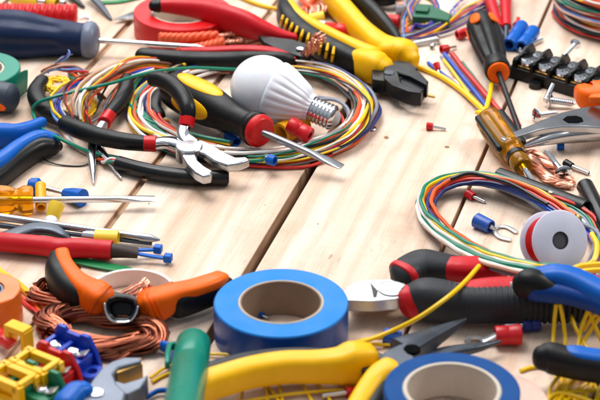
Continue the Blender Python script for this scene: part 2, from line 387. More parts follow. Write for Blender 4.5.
def strands(parent, name, pts, n, spread, r, m=COPPER, twist=2.0, flat=0.7, nn=8, fray=0.0, seg=5, seed=1, loop=False):
    rnd = random.Random(seed); base = sm(W([p[:3] for p in pts]), nn); L = len(base); b = MB()
    for i in range(n):
        rho = spread * math.sqrt(rnd.random()); a0 = rnd.random() * 6.28; tw = twist + rnd.uniform(-.4, .4); ph = rnd.random() * 6.28; out = []
        for j, p in enumerate(base):
            s = j / (L - 1); t = (V(base[min(j + 1, L - 1)]) - V(base[max(j - 1, 0)])).normalized()
            ref = V((0, 0, 1)) if abs(t.z) < 0.8 else V((0, 1, 0)); sd = t.cross(ref).normalized(); up = sd.cross(t)
            f = 1 + fray * (max(0, s - 0.75) * 4 + max(0, 0.2 - s) * 3); a = a0 + tw * 6.28 * s
            q = V(p[:3]) + sd * (rho * f * math.cos(a) + 0.35 * spread * math.sin(7 * s + ph) + .12 * spread * math.sin(23 * s + a0)) + up * (rho * f * flat * math.sin(a))
            q.z = max(q.z, r + 0.1); out.append(tuple(q))
        b.wire(out, r, seg=seg)
    return b.build(name, m, parent)
def ferrule(name, label, col, a, bpt, tip, rb=2.3, rt=0.8, group='ferrules scattered on the planks', cat='ferrule'):
    """insulated wire ferrule: coloured collar a->b, bare metal tube b->tip (px)"""
    root = T(name, label, cat, group); A, B, C = P(*a), P(*bpt), P(*tip)
    part('collar', col, root, lambda q: tubeh(q, A, B, rb, rb * 0.72, taper=0.86))
    part('metal_tube', CHROME, root, lambda q: tubeh(q, B - (B - A).normalized() * 0.8, C, rt, rt * 0.7))
    return root
def screw_prof(L, r, pitch=1.2, tip=3.0):
    out = []; t = 0
    while t < L:
        k = min(1, max(0.12, (L - t) / tip)); out += [(t, r * 0.72 * k), (t + pitch * .45, r * k), (t + pitch * .55, r * k)]; t += pitch
    return out + [(L + .2, 0.1)]
def screw(name, label, head, tip, rh=3.6, r=1.7, m=CHROME, cat='screw', group='loose screws', shank=0, bolt=False, slot=True):
    root = T(name, label, cat, group); A, B = P(*head), P(*tip); L = (B - A).length
    part('head', m, root, lambda q: q.lathe(A, B, [(-0.9, 0.1), (-0.9, rh * .55), (-0.5, rh * .9), (0, rh), (0.3, rh), (2.2, r), (2.2, 0.1)], 28))
    part('threaded_shank', m, root, lambda q: q.lathe(A, B, ([(1.5, r), (shank, r)] if shank else []) + [(t + max(shank, 1.5), x) for t, x in screw_prof(L - max(shank, 1.5), r)], 18))
    d = (B - A).normalized(); u = d.cross(V((0, 0, 1))).normalized(); v = u.cross(d)
    if slot:
        part('recess', STEELD, root, lambda q: (q.box(A - d * 0.95, u * rh * .5, v * .35, d * .2), q.box(A - d * 0.96, v * rh * .5, u * .35, d * .2)), flat=True)
    return root

# ================================================================ LEFT AND MIDDLE, BACK TO FRONT
# red spiral cable, top left
root = T('spiral_cable', 'thick glossy red coiled cable lying behind the navy screwdriver handle', 'cable')
A, B = P(-12, 14.5, 7.5), P(77, 15.5, 7.5); L = (B - A).length
def fn(q):
    pts = []
    for j in range(nr * 18 + 1):
        th = 6.2832 * j / 18; s = j / (nr * 18); d = (B - A).normalized(); u = d.cross(V((0, 0, 1))).normalized(); v = u.cross(d)
        pts.append(tuple(A + d * (L * s) + (u * math.cos(th) + v * math.sin(th)) * 5.0))
    q.wire(pts, 2.55, seg=12, rnd=True)
pr = []
for j in range(12):
    t0 = L * j / 12; pr += [(t0 + L / 12 * (k_ + .5) / 8, 5.9 + 1.9 * math.sqrt(max(0, 1 - ((k_ - 3.5) / 4) ** 2))) for k_ in range(8)]
part('coiled_jacket', REDT, root, lambda q: q.lathe(A, B, [(0, .1)] + pr + [(L, .1)], 40), angle=80)
part('end_wire', WHT, root, lambda q: q.wire(sm(W([(76, 22, 3), (82, 24, 1.5), (88, 22, 1.2), (91, 19, 1.2), (86, 17, 1.2), (79, 18, 1.5)]), 6), 0.8))
# yellow connectors at the very top
for i, (a, bb, lb) in enumerate([((12, -2, 4), (38, 1, 4), 'yellow crimp sleeve lying behind the red coiled cable, left of the pair'),
                                ((46, -1, 4), (58, 3, 4), 'yellow crimp sleeve lying behind the red coiled cable near its right end')]):
    root = T('crimp_sleeve', lb, 'crimp sleeve', 'yellow crimp sleeves'); part('sleeve', YELP, root, lambda q: tubeh(q, P(*a), P(*bb), 4, 2.8))
    part('metal_core', CHROME, root, lambda q: tubeh(q, P(a[0] + 3, a[1], 4), P(bb[0] + 7, bb[1] + 1, 4), 2.2, 1.6))
# navy screwdriver
root = T('screwdriver', 'large navy screwdriver with grey collar and long round shaft pointing right', 'screwdriver')
A, B = P(-45, 31, 12.5), P(205, 47.5, 9.5); L = (B - A).length; k = (P(97, 41, 12) - A).length
prof = smooth_prof([(0, 11), (18, 14.3), (34, 16.4), (46, 16), (60, 13.2), (74, 11.2), (k - 12, 10.4), (k - 8.8, 10.8)])
part('handle', NAVY, root, lambda q: q.lathe(A, B, [(-2, 0.1)] + [(-1.5, 9)] + prof + [(k - 8.8, 1)], 64, flute=(6, 0.12, 20, k - 22)), angle=60)
part('collar', GREYB, root, lambda q: q.lathe(A, B, [(k - 9, 1), (k - 9, 10.9), (k - 8, 11.6), (k - 5, 11.9), (k - 2.6, 11.3), (k - 0.8, 9.2), (k, 6), (k + .2, 1)], 48))
part('shaft', CHROME, root, lambda q: q.lathe(A, B, [(k - 1, 1.7), (L - 8, 1.7), (L - 6, 2.0), (L, 0.5), (L, 0.1)], 24))
# green tape roll, left edge
root = T('tape_roll', 'teal green insulating tape roll at the left edge below the navy screwdriver', 'tape roll', 'tape rolls'); c = P(-22, 68, 17)
part('tape', TEAL, root, lambda q: roll(q, c, 25.5, 16, 0, 17))
part('core', COREL, root, lambda q: roll(q, c, 16, 14.5, 0.3, 16.6))
part('tape_end', TEAL, root, lambda q: q.sweep(sm([tuple(c + V((26 * math.cos(a), 26 * math.sin(a), 0)) - V((0, 0, 8.5))) + (0.25, 8) for a in (-0.75, -0.5, -0.3)] + [tuple(c + V((27.5, -1, -9))) + (0.25, 7.6), tuple(c + V((29, 2, -9.5))) + (0.25, 7)], 4), seg=8, ex=5, rnd=False))
# dark handle butt with orange patch, left edge
root = T('screwdriver', 'dark slate screwdriver butt with small orange patch entering at the left edge', 'screwdriver')
A, B = P(-60, 86, 10), P(17, 99, 10); L = (B - A).length
pr = smooth_prof([(0, 8.6), (20, 9.4), (L - 8, 9), (L - 3, 8.2), (L - 0.6, 5), (L, 0.3)])
part('handle', mat('slate_rubber', '2c3846', 0.5, bump=.3), root, lambda q: q.lathe(A, B, [(0, .1)] + pr, 48))
part('inlay', ORG, root, lambda q: inlay(q, A, B, pr, L - 9.5, -0.35, 6, 3.2))
# blue pliers, left edge
root = T('pliers', 'bright blue handled pliers with dark underside entering at the left edge', 'pliers')
handle(root, 'handle', BLU, [(-30, 138, 9, 6, 8), (0, 136, 9, 5.5, 7.5), (16, 135, 9, 5, 6.6), (30, 129, 9, 4.2, 4.6), (42, 122, 9, 3, 3)], ex=2.8)
handle(root, 'handle', BLU, [(-22, 178, 10, 5.5, 7), (0, 165, 10, 5.2, 6.5), (20, 148, 10.5, 4.6, 5), (40, 137.5, 10, 4.6, 4.2), (56, 139.5, 8, 3.5, 3)], ex=2.8)
handle(root, 'grip', RUB, [(-20, 190, 6, 6, 6.5), (0, 176, 6, 6, 6.5), (20, 160, 6, 6, 7), (38, 149, 6.5, 6, 6.5), (52, 147, 6, 5, 5), (58, 146, 5.5, 3, 3)], ex=2.4)
part('metal_link', STEEL, root, lambda q: q.slab([(14, 132), (28, 131), (30, 146), (16, 146)], 8, 4), bev=0.6)
# red tape roll
root = T('tape_roll', 'red insulating tape roll under the red handle of the wire stripper', 'tape roll', 'tape rolls'); c = P(183, 11.5, 15)
part('tape', REDT, root, lambda q: roll(q, c, 32, 20.5, 0, 15.5))
part('core', COREL, root, lambda q: roll(q, c, 20.5, 19, 0.3, 15))
# loose metal tool tips, top left
root = T('tweezers', 'dark grey slim tweezers pointing down to the seam left of the red tape roll', 'tweezers')
part('arm', STEELG, root, lambda q: q.sweep(sm(W([(88, -8, 6, 3, 1.2), (101, 6, 4, 2.4, 1.2), (111, 19, 1.2, 1.0, 0.8)]), 6), ex=3))
part('arm', BLK, root, lambda q: q.sweep(sm(W([(68, -8, 4, 3, 1.2), (76, 0, 3, 2.4, 1.2), (84, 7, 1.5, 0.8, 0.8)]), 6), ex=3))
tag(part('knife_blade', CHROME, None, lambda q: q.slab([(112, 19.5), (136, 10), (139, 17), (128, 18.5)], 3, 2)), 'small bright steel blade tip poking out beside the red tape roll', 'blade')
tag(part('cable_tie', GRN, None, lambda q: q.sweep(sm(W([(100, 2, 1, 2.2, .6), (118, 1.5, 1, 2.2, .6), (140, -3, 1, 2.2, .6)]), 4), ex=4, rnd=False)), 'green flat cable tie at the top edge left of the red tape roll', 'cable tie', 'green cable ties')
# copper shreds heap under red handles
root = T('copper_strand_tuft', 'messy tuft of bare copper strands between the red and black stripper handles', 'copper wire')
strands(root, 'copper_strands', [(222, 40, 2), (240, 39, 5), (262, 42, 5), (284, 48, 3)], 60, 5.5, 0.42, twist=1.2, fray=.6, seed=4)
strands(root, 'copper_strands', [(214, 40, 6), (226, 36, 7), (236, 33, 5), (246, 40, 4)], 30, 3, 0.4, twist=1.6, fray=.8, seed=5)
# orange twisted cables
for i, (pts, lb) in enumerate([(((161, 37.5, 12), (185, 37.8, 12), (216, 35.5, 12)), 'orange ribbed cable end with copper strands, upper of two beside the red tape'),
                               (((178, 50, 7), (200, 47.5, 8), (222, 42, 9)), 'orange ribbed cable end, lower of two half hidden by the black stripper handle')]):
    root = T('stripped_cable', lb, 'cable', 'orange cable ends')
    def fn(q):
        base = sm(W(list(pts)), 24); d = (V(base[-1]) - V(base[0])).normalized(); u = d.cross(V((0, 0, 1))).normalized(); v = u.cross(d)
        for s0 in (0, 2.09, 4.19):
            q.wire([tuple(V(p) + (u * math.cos(s0 + j * .38) + v * math.sin(s0 + j * .38)) * 1.5) for j, p in enumerate(base)], 1.9, seg=10, rnd=True)
    part('insulation', mat('orange_red_insulation', 'e8562a', 0.4), root, fn)
    e = pts[-1]; strands(root, 'copper_strands', [(e[0] - 1, e[1], e[2]), (e[0] + 9, e[1] - 1, e[2]), (e[0] + 18, e[1] - 3, e[2] - 1)], 16, 1.3, .35, fray=1.2, seed=9 + i)
# red wire stripper
root = T('wire_stripper', 'red wire stripper with black head, one handle lying on the red tape roll', 'wire stripper')
handle(root, 'handle', REDR, [(157, 5.5, 21, 4, 3.8), (172, 6, 21, 4.8, 5), (200, 9.5, 20.5, 5.5, 6.6), (225, 17, 19, 6, 8.4), (245, 24, 17, 6, 8.6), (262, 30, 15, 5.5, 6.4), (280, 34.5, 13, 4, 3.6), (295, 37, 12, 2.4, 2)], ex=2.4)
handle(root, 'end_cap', BLK, [(153.5, 5.5, 21, 4.1, 3.6), (159, 5.6, 21, 4.7, 4.4)], ex=2.4, n=2)
handle(root, 'handle', RUB, [(142, 55.5, 8, 5, 4.8), (160, 58, 8, 5.5, 5.4), (190, 61, 8.5, 5.8, 6), (225, 61.5, 9, 5.8, 6), (255, 60, 10, 5.2, 6), (280, 60, 11, 4.4, 5.4), (292, 61.5, 11, 3.5, 4)], ex=2.5)
handle(root, 'inlay', REDR, [(182, 50.3, 12, 2.2, 1.6), (210, 50.2, 13, 3.2, 2), (240, 49, 15, 3.6, 2.2), (265, 50, 15.4, 3.6, 2.2), (280, 53, 14.6, 3, 2), (294, 59, 13, 1.6, 1.4)])
part('head', STEELD, root, lambda q: q.slab([(258, 35), (272, 36.5), (292, 39), (306, 43), (314, 50), (311, 56), (300, 56), (280, 50), (264, 42)], 15, 11.5), bev=0.7)
part('pivot_screw', CHROME, root, lambda q: vcyl(q, 300, 48, 15, 16.2, 2.4))
# standing copper brush
root = T('copper_strand_brush', 'bundle of copper strands standing up against the ribbed yellow and black grip', 'copper wire')
strands(root, 'copper_strands', [(300, 68, 3), (303, 60, 9), (309, 52, 17), (315, 44, 24), (320, 38, 29)], 46, 3.4, 0.42, twist=.7, fray=.9, seed=2)
strands(root, 'copper_strands', [(296, 69, 1), (302, 66, 3), (308, 67, 4), (316, 70, 1)], 40, 4.5, 0.42, twist=1.5, fray=.7, seed=3)
# large yellow black side cutters
root = T('side_cutters', 'yellow and black side cutters with ribbed grip and stubby dark jaws', 'side cutters')
hb = [(288, 8, 10), (296, 22, 10), (310, 36, 10), (328, 48, 10), (348, 58, 10), (366, 66, 10)]
handle(root, 'handle', YEL, [(288, 4, 12, 4.2, 4.2), (297, 15, 13, 4.4, 4.4), (313, 26, 13, 4.4, 4.6), (335, 37.5, 13, 4.4, 4.6), (356, 48, 13, 5, 5), (372, 56, 13, 6.5, 6)], ex=2.4)
handle(root, 'grip', RUB, [(284, 5, 9, 4.5, 6.5), (287, 17, 9, 6.6, 8.4), (298, 31, 9, 7, 8.4), (316, 43.5, 9, 7, 8.4), (338, 55, 9, 7, 8.4), (358, 65, 9, 7, 8.6)], ex=2.6)
for (x0, y0), (x1, y1) in zip([(283, 15.5), (287.2, 19), (292.4, 23), (297.4, 26.5), (303, 30), (309, 33.5), (315.5, 37), (321.5, 40.5), (328, 43.5), (334, 47)],
                              [(280.5, 25), (284.5, 29.5), (289, 33.5), (294, 38), (299.4, 42), (306, 45.5), (313, 50), (319, 54), (325.6, 57.5), (332, 61)]):
    part('rib', YEL, root, lambda q: q.sweep(sm(W([(x0, y0, 16.4, 0.8, 0.7), ((x0 + x1) / 2, (y0 + y1) / 2, 14.0, 1.0, 1.0), (x1, y1, 8.8, 0.9, 0.9)]), 5), seg=8))
handle(root, 'collar', YEL, [(360, 62, 10, 8, 8.5), (368, 65, 10.5, 8.5, 9.6), (377, 68, 10.5, 8.6, 9.8), (382, 70, 10, 7.6, 8.2)], ex=3)
handle(root, 'handle', YEL, [(318, -12, 10, 7, 8), (333, 0, 10, 7, 8.4), (348, 16, 10, 6.6, 8.2), (362, 31, 10, 6.4, 7.8), (378, 44, 10.5, 7.5, 7.4), (390, 51, 11, 9, 8.6)], ex=2.6)
handle(root, 'grip', RUB, [(340, -14, 10, 4.5, 6.6), (358, 0, 10, 5, 7), (374, 14, 10, 5, 7), (388, 30, 10, 4.5, 6.8), (397, 41, 10, 3.2, 5), (399, 45, 9, 1.5, 3)], ex=2.4)
handle(root, 'collar', YEL, [(386, 52, 12, 6.5, 7), (396, 52, 12, 9, 8.6), (406, 55, 11.5, 8, 8.6), (411, 60, 10, 5.5, 6)], ex=2.8)
part('joint', STEELD, root, lambda q: q.slab([(372, 63), (386, 62), (399, 60), (410, 62), (418, 68), (408, 76), (386, 81), (372, 79)], 13, 4), bev=0.8)
part('jaw', STEELD, root, lambda q: q.slab([(384, 66), (400, 63), (408, 64), (420, 72), (428.5, 81), (427, 85), (410, 76), (398, 72), (401, 82), (412, 88), (423, 90), (421, 93), (408, 91), (392, 85), (384, 78)], 15, 6), bev=0.7)
part('jaw', STEELD, root, lambda q: q.slab([(399, 72.5), (411, 76.5), (427.5, 85.5), (423, 90.5), (412, 88.5), (401, 82.5)], 12.2, 5), bev=0.4)
part('rivet', STEELG, root, lambda q: vcyl(q, 389, 72, 13, 15.6, 3.2))
tag(part('cut_wire_tip', BRASS, None, lambda q: cyl(q, P(426, 95, 6), P(435, 97, 4), .9)), 'tiny brass wire offcut sticking out of the dark cutter jaws', 'wire')
# ---- central wire coil
root = T('wire_coil', 'large loose coil of multicoloured wires around the bulb and black-yellow screwdriver', 'wire coil', 'wire coils')
cc = P(253, 114, 0)
coil(root, cc, 66, ['green', 'navy', 'yellow', 'orange', 'white', 'black', 'grey', 'green', 'red', 'brown', 'navy', 'black', 'orange', 'white', 'red', 'grey', 'white', 'orange', 'yellow', 'white', 'navy', 'orange', 'red'], z0=4.6, spread=7.4, r=1.1, turns=1.3, seed=11, start=2.4, jit=2.6, zs=.5)
wires(root, [(303, 108, 13), (322, 104, 13), (340, 114, 9), (344, 128, 4), (335, 150, 3), (316, 163, 2), (290, 167, 2), (250, 166, 2), (222, 161, 2), (200, 156, 2)], ['red'], spread=.2, r=.9)
wires(root, [(250, 68, 8), (290, 68, 9), (330, 76, 9), (358, 95, 8), (364, 116, 7), (346, 138, 7), (310, 152, 6), (270, 158, 6), (225, 154, 5)], ['white', 'red', 'tan', 'yellow', 'green', 'black', 'white'], spread=6, r=.6, twist=.7, jit=1.5)
wires(root, [(318, 98, 6), (340, 103, 5), (350, 120, 4), (335, 138, 3), (300, 150, 3), (255, 155, 3)], ['grey', 'grey'], spread=1.6, r=1.1)
# wires running back to the left
wires(root, [(290, 74, 3), (240, 68, 3), (190, 67, 3), (150, 74, 3), (134, 92, 3), (136, 110, 4), (155, 125, 5), (185, 136, 5), (230, 146, 5)], ['yellow', 'navy', 'white', 'green', 'orange', 'green', 'white', 'navy'], spread=5, r=1.05, twist=.3)
root = T('wire_bundle', 'fan of coloured wires looping left under the black-handled pliers', 'wire bundle', 'loose wire bundles')
wires(root, [(230, 68, 3), (190, 68, 3), (150, 64, 8), (118, 70, 15), (92, 84, 18), (79, 102, 15), (78, 122, 6)], ['white', 'yellow', 'orange', 'white', 'orange', 'yellow', 'brown', 'white', 'tan', 'orange'], spread=6.2, r=.95, twist=.2)
wires(root, [(290, 72, 2), (255, 71, 6), (232, 70, 10), (190, 68, 15), (150, 72, 18), (110, 83, 20), (60, 95, 19), (37, 103, 14), (33, 113, 8), (42, 128, 8), (64, 140, 12), (90, 152, 6), (118, 158, 4)], ['green'], spread=.2, r=1.05)
wires(root, [(150, 68, 8), (112, 78, 14), (76, 82, 16), (59, 94, 16), (56, 110, 12), (64, 124, 8)], ['purple', 'blue', 'sky', 'brown', 'white', 'yellow'], spread=3.2, r=.9, twist=.3)
wires(root, [(160, 62, 6), (128, 62, 12), (98, 76, 18), (74, 90, 19), (66, 106, 14), (70, 124, 7)], ['tan', 'white', 'red', 'yellow', 'blue', 'brown', 'orange'], spread=6.5, r=.5, twist=.6, jit=1.4)
wires(root, [(150, 60, 3), (128, 74, 8), (112, 96, 7), (100, 116, 5), (88, 124, 4)], ['grey', 'white', 'tan', 'orange'], spread=5, r=.5, twist=.5, jit=1.4)
wires(root, [(60, 118, 4), (66, 134, 2), (82, 150, 2), (104, 158, 3), (122, 162, 4)], ['grey', 'white', 'tan'], spread=2, r=.9)
wires(root, [(133, 62, 6), (118, 70, 11), (104, 92, 10), (94, 112, 6), (80, 122, 3)], ['black'], spread=.3, r=.7)
wires(root, [(48, 152, 2), (43, 158, 1.5), (55, 164, 1), (80, 165, 1), (98, 161, 1.2), (120, 158, 2)], ['black'], spread=.2, r=.5)
wires(root, [(72, 92, 12), (84, 102, 13), (88, 116, 10), (92, 126, 4)], ['red'], spread=.3, r=.6)
root = T('wire_tangle', 'small tangle of thin coloured wire ends below the navy screwdriver handle', 'wire tangle')
wires(root, [(42, 72, 3), (55, 68, 8), (72, 68, 8), (88, 73, 3)], ['purple', 'orange', 'sky', 'brown', 'red', 'tan', 'orange'], spread=3.2, r=.65, twist=.5)
wires(root, [(48, 72, 3), (56, 64, 9), (66, 57, 13), (70, 52, 15)], ['purple', 'sky', 'grey'], spread=2, r=.45)
wires(root, [(70, 70, 3), (82, 84, 5), (95, 90, 6), (104, 100, 2)], ['orange', 'brown', 'green'], spread=2.4, r=1.0)
c = P(57, 84, 8); coil(root, (c.x, c.y), 5.5, ['yellow'] * 5, z0=8, spread=2.2, r=.65, ry=8, turns=2.3, seed=5, jit=.8)
c = P(84, 108, 6); coil(root, (c.x, c.y), 5, ['yellow'] * 3, z0=6, spread=2, r=.65, ry=13, turns=2.1, seed=8, jit=1)
# black handled pliers behind (left)
root = T('small_pliers', 'black handled pliers with red collars lying under the coloured wire fan', 'pliers', 'small chrome pliers')
handle(root, 'handle', RUB, [(126, 80, 11, 4.4, 4.4), (126, 90, 10, 4.8, 4.8), (119, 103, 9, 4.6, 4.6), (109, 115, 8, 4, 4)])
part('collar', REDT, root, lambda q: cyl(q, P(110, 114, 8), P(104, 123, 7.5), 4.1))
handle(root, 'shank', CHROME, [(106, 120, 7.5, 3, 2.6), (99, 130, 7, 3.4, 2.6), (94, 141, 6, 3.4, 2.6), (92, 155, 5, 2.6, 2.2), (93, 172, 3, 1.6, 1.4), (93.5, 183, 1.5, .6, .6)])
handle(root, 'handle', RUB, [(42, 82, 8, 4.6, 4.6), (36, 94, 8, 5.4, 5.4), (42, 107, 8, 5.4, 5.4), (56, 116, 7, 5, 5), (72, 122, 6.5, 4.5, 4.5)])
handle(root, 'shank', CHROME, [(72, 122, 6, 3, 2.4), (88, 133, 6, 3, 2.4), (100, 150, 5, 2.6, 2.2), (112, 165, 3, 1.6, 1.4), (121, 178, 1.5, .6, .6)])
# black heat shrink tube
root = T('cable_tube', 'glossy black tube sleeve lying under the jaws of the chrome pliers', 'tube', 'black tube sleeves')
def fn(q):
    pts = sm(W([(118, 163.5, 5), (140, 169.5, 5), (165, 174.5, 5), (195, 177.5, 5), (228, 177.5, 5)]), 6); o = [p + (4.5,) for p in pts]
    q.sweep([p[:3] + (4.5, 4.5) for p in pts], seg=24, rnd=False)
part('sleeve', TUBE, root, fn)
part('bore', BLK, root, lambda q: cyl(q, P(228.2, 177.5, 5), P(228.9, 177.5, 5), 3.4))
wires(root, [(122, 165, 5), (112, 161, 5), (103, 160, 4), (94, 159, 2)], ['red', 'orange', 'white', 'green'], spread=2, r=.9)
# front small pliers
root = T('small_pliers', 'chrome pliers with black dipped handles and red collars lying over the wire coil', 'pliers', 'small chrome pliers')
handle(root, 'handle', RUB, [(65, 124, 13, 4.6, 4.6), (80, 130, 13, 5, 5), (100, 136.5, 13, 5, 5), (122, 141, 13, 4.8, 4.8), (145, 143.5, 13, 4.4, 4.4)])
part('collar', REDT, root, lambda q: cyl(q, P(144, 143.5, 13), P(156.5, 143.8, 13), 4.6))
handle(root, 'handle', RUB, [(154, 79, 31, 4.4, 4.4), (162, 80, 32, 4.7, 4.7), (173, 86, 32, 4.9, 4.9), (183, 97, 30, 4.9, 4.9), (187.5, 108, 27, 4.6, 4.6), (187.5, 119, 22, 4.2, 4.2)])
part('collar', REDT, root, lambda q: cyl(q, P(187.7, 117, 23), P(186, 126, 19), 4.4))
handle(root, 'shank', CHROME, [(155, 143.8, 13, 3.3, 3), (166, 142.5, 13, 4, 3), (176, 143.5, 13, 4.8, 3), (188, 149, 13, 4.5, 3)], ex=3)
handle(root, 'shank', CHROME, [(186, 124, 19.5, 3.3, 3), (183, 132, 17, 3.5, 3), (186, 139, 15, 4.4, 3), (194, 146, 13.5, 5, 3)], ex=3)
part('joint', CHROME2, root, lambda q: vcyl(q, 189, 145.5, 8, 17, 7.6, e=.6), angle=20)
part('jaw', CHROME2, root, lambda q: q.slab([(192, 138), (203, 140), (214, 145), (225, 152), (236, 157), (246, 156.5), (250, 159), (240, 163), (228, 164.5), (214, 160), (204, 153), (194, 150)], 16, 11), bev=1.0)
part('jaw', CHROME2, root, lambda q: q.slab([(182, 147), (190, 149), (196, 154), (198, 160), (205, 166), (213, 170.5), (211, 174.5), (203, 176), (195, 172), (187, 164), (182, 156)], 15.5, 10), bev=1.0)
part('cutting_edge', STEELD, root, lambda q: q.slab([(192, 149), (200, 147), (207, 150), (208, 158), (199, 157), (194, 153)], 13, 9.5), bev=.3)
# black yellow screwdriver
root = T('screwdriver', 'black and yellow screwdriver with red collar and flat blade over the wire coil', 'screwdriver')
A, B = P(170, 87, 15), P(262, 132, 18); C = P(342, 167, 8); L = (B - A).length
pr = smooth_prof([(0, 7.5), (3, 10), (10, 11.6), (22, 12.2), (38, 12), (50, 10.4), (62, 8.4), (L - 10, 8)])
part('handle', RUB, root, lambda q: q.lathe(A, B, [(-0.5, .1)] + pr + [(L - 10, .1)], 64))
part('inlay', YEL, root, lambda q: inlay(q, A, B, pr, 30, 1.6, 20, 6.6))
part('inlay', YEL, root, lambda q: inlay(q, A, B, pr, 34, 0.12, 16, 6.2))
part('inlay', YEL, root, lambda q: inlay(q, A, B, pr, 26, 3.4, 15, 5.4))
part('neck', BLK, root, lambda q: q.lathe(A, B, [(L - 11, 1), (L - 11, 8.4), (L - 9, 10), (L - 5, 10.2), (L - 4, 9.4), (L - 4, 1)], 40))
part('collar', REDT, root, lambda q: q.lathe(A, B, [(L - 5, 1), (L - 5, 9), (L - 3, 9.7), (L - 1, 9.5), (L + .8, 7.8), (L + 1.2, 4), (L + 1.2, .1)], 40))
dd = (C - B).normalized(); up = dd.cross(V((0, 0, 1))).normalized().cross(dd)
part('shaft', STEEL, root, lambda q: q.sweep([tuple(B - dd * 3) + (1.9, 1.9), tuple(B.lerp(C, .5)) + (1.9, 1.9), tuple(B.lerp(C, .62)) + (2.0, 1.9), tuple(B.lerp(C, .8)) + (3.3, 1.2), tuple(B.lerp(C, .96)) + (3.3, .6), tuple(C) + (3.1, .45)], seg=20, ex=3, rnd=False))
root = T('cable_tube', 'short curved black cable stub with wires poking out behind the chrome pliers handle', 'tube')
handle(root, 'sleeve', RUB, [(168, 90, 6, 4, 4), (158, 98, 6, 4.4, 4.4), (155, 108, 6, 4.2, 4.2), (159, 116, 5.5, 4, 4)])
wires(root, [(158, 114, 5), (162, 119, 4), (168, 123, 2.5)], ['orange', 'yellow', 'sky', 'white'], spread=2.2, r=.7)
# LED bulb
root = T('light_bulb', 'white LED bulb with frosted dome, ribbed collar and chrome screw base', 'light bulb')
A, B = P(263, 88, 25), P(338, 120, 13); L = (B - A).length; R = 19.2
part('dome', DOME, root, lambda q: q.lathe(A, B, [(-R * math.cos(i * math.pi / 30), max(.05, R * math.sin(i * math.pi / 30))) for i in range(16)] + [(3, R * .99), (6.4, R * .93), (7, R * .9), (7, 1)], 64))
k = L - 17
part('collar', WHT, root, lambda q: q.lathe(A, B, [(6.2, 1), (6.2, R * .95), (6.8, R * .985), (8.2, R * .99), (12, R * .94)] + [(p[0], p[1]) for p in sm([(14, R * .91), (20, R * .77), (26, R * .62), (k - 2, 8.8)], 5)] + [(k, 8.2), (k, 1)], 216, flute=(22, .045, 9.5, k + 1)), angle=70)
thr = [(k, 1), (k, 7.6)]
for j in range(6): thr += [(k + .4 + 2.3 * j, 6.95), (k + 1 + 2.3 * j, 7.4), (k + 1.55 + 2.3 * j, 7.6), (k + 2.1 + 2.3 * j, 7.4)]
thr += [(L - 2.6, 6.4), (L - 1.6, 5.6), (L - 1.6, 1)]
part('screw_base', CHROME, root, lambda q: q.lathe(A, B, thr, 48), angle=80)
part('insulator', mat('pale_grey_plastic', 'b4b8c4', .4), root, lambda q: q.lathe(A, B, [(L - 2.6, 1), (L - 2.6, 5.7), (L - .6, 4.4), (L + .6, 2.6), (L + .6, .1)], 32))
# crimps next to the bulb
root = T('crimp_sleeve', 'orange-yellow crimp sleeve lying under the bulb behind the red one', 'crimp sleeve')
part('sleeve', mat('amber_yellow_plastic', 'f4a90a', 0.4), root, lambda q: tubeh(q, P(303, 122, 8), P(281, 134, 7), 6.6, 4.4)); part('metal_core', CHROME, root, lambda q: tubeh(q, P(300, 126, 5), P(284, 134, 5), 3.3, 2.6))
root = T('crimp_sleeve', 'red crimp sleeve resting against the orange-yellow one below the bulb', 'crimp sleeve')
A, B = P(290, 124, 14), P(310, 136, 10); L = (B - A).length
part('sleeve', RED, root, lambda q: q.lathe(A, B, [(0, 2.4), (0, 4.4), (.5, 4.7), (L * .5 - .8, 4.7), (L * .5, 4.1), (L * .5 + .8, 4.7), (L - .5, 4.7), (L, 4.4), (L, 2.4), (L * .5, 2.2)], 32, closed=True))
for a, e, lb in [((228, 135, 3.2), (237, 142, 3.2), 'blue crimp sleeve under the neck of the black-yellow screwdriver'), ((268, 159, 9), (275, 161, 9), 'blue crimp sleeve peeking from under the coil front edge')]:
    root = T('crimp_sleeve', lb, 'crimp sleeve', 'small blue crimp sleeves')
    part('sleeve', BLU, root, lambda q: tubeh(q, P(*a), P(*e), 3, 2.1)); part('metal_core', CHROME, root, lambda q: tubeh(q, P(*a), P(a[0] * 2 - e[0], a[1] * 2 - e[1], 2.6), 1.8, 1.4))
root = T('washer', 'small steel washer tab lying at the right edge of the large wire coil', 'washer'); c = P(371, 127, 1.4)
part('ring', STEEL, root, lambda q: roll(q, c, 3.4, 1.6, 0.2, 1.0, seg=32))
# knots in the wood
for x, y, rx, ry in ((386.5, 137.5, 3.2, 2.2), (447, 147, 3.0, 1.7), (149, 203.5, .8, 1.2), (318, 224, .9, .7), (440, 240, .8, .6), (265, 205, .7, .5)):
    c = P(x, y, 0); rnd = random.Random(x)
    tag(part('wood_knot', KNOT, None, lambda q: q.prism([(c.x + rx * .5 * math.cos(a) * rnd.uniform(.8, 1.15), c.y + ry * .9 * math.sin(a) * rnd.uniform(.8, 1.15)) for a in [i * .52 for i in range(12)]], -1, 0.04), flat=True), 'small dark mark in the pale plank wood', 'mark', kind='structure')
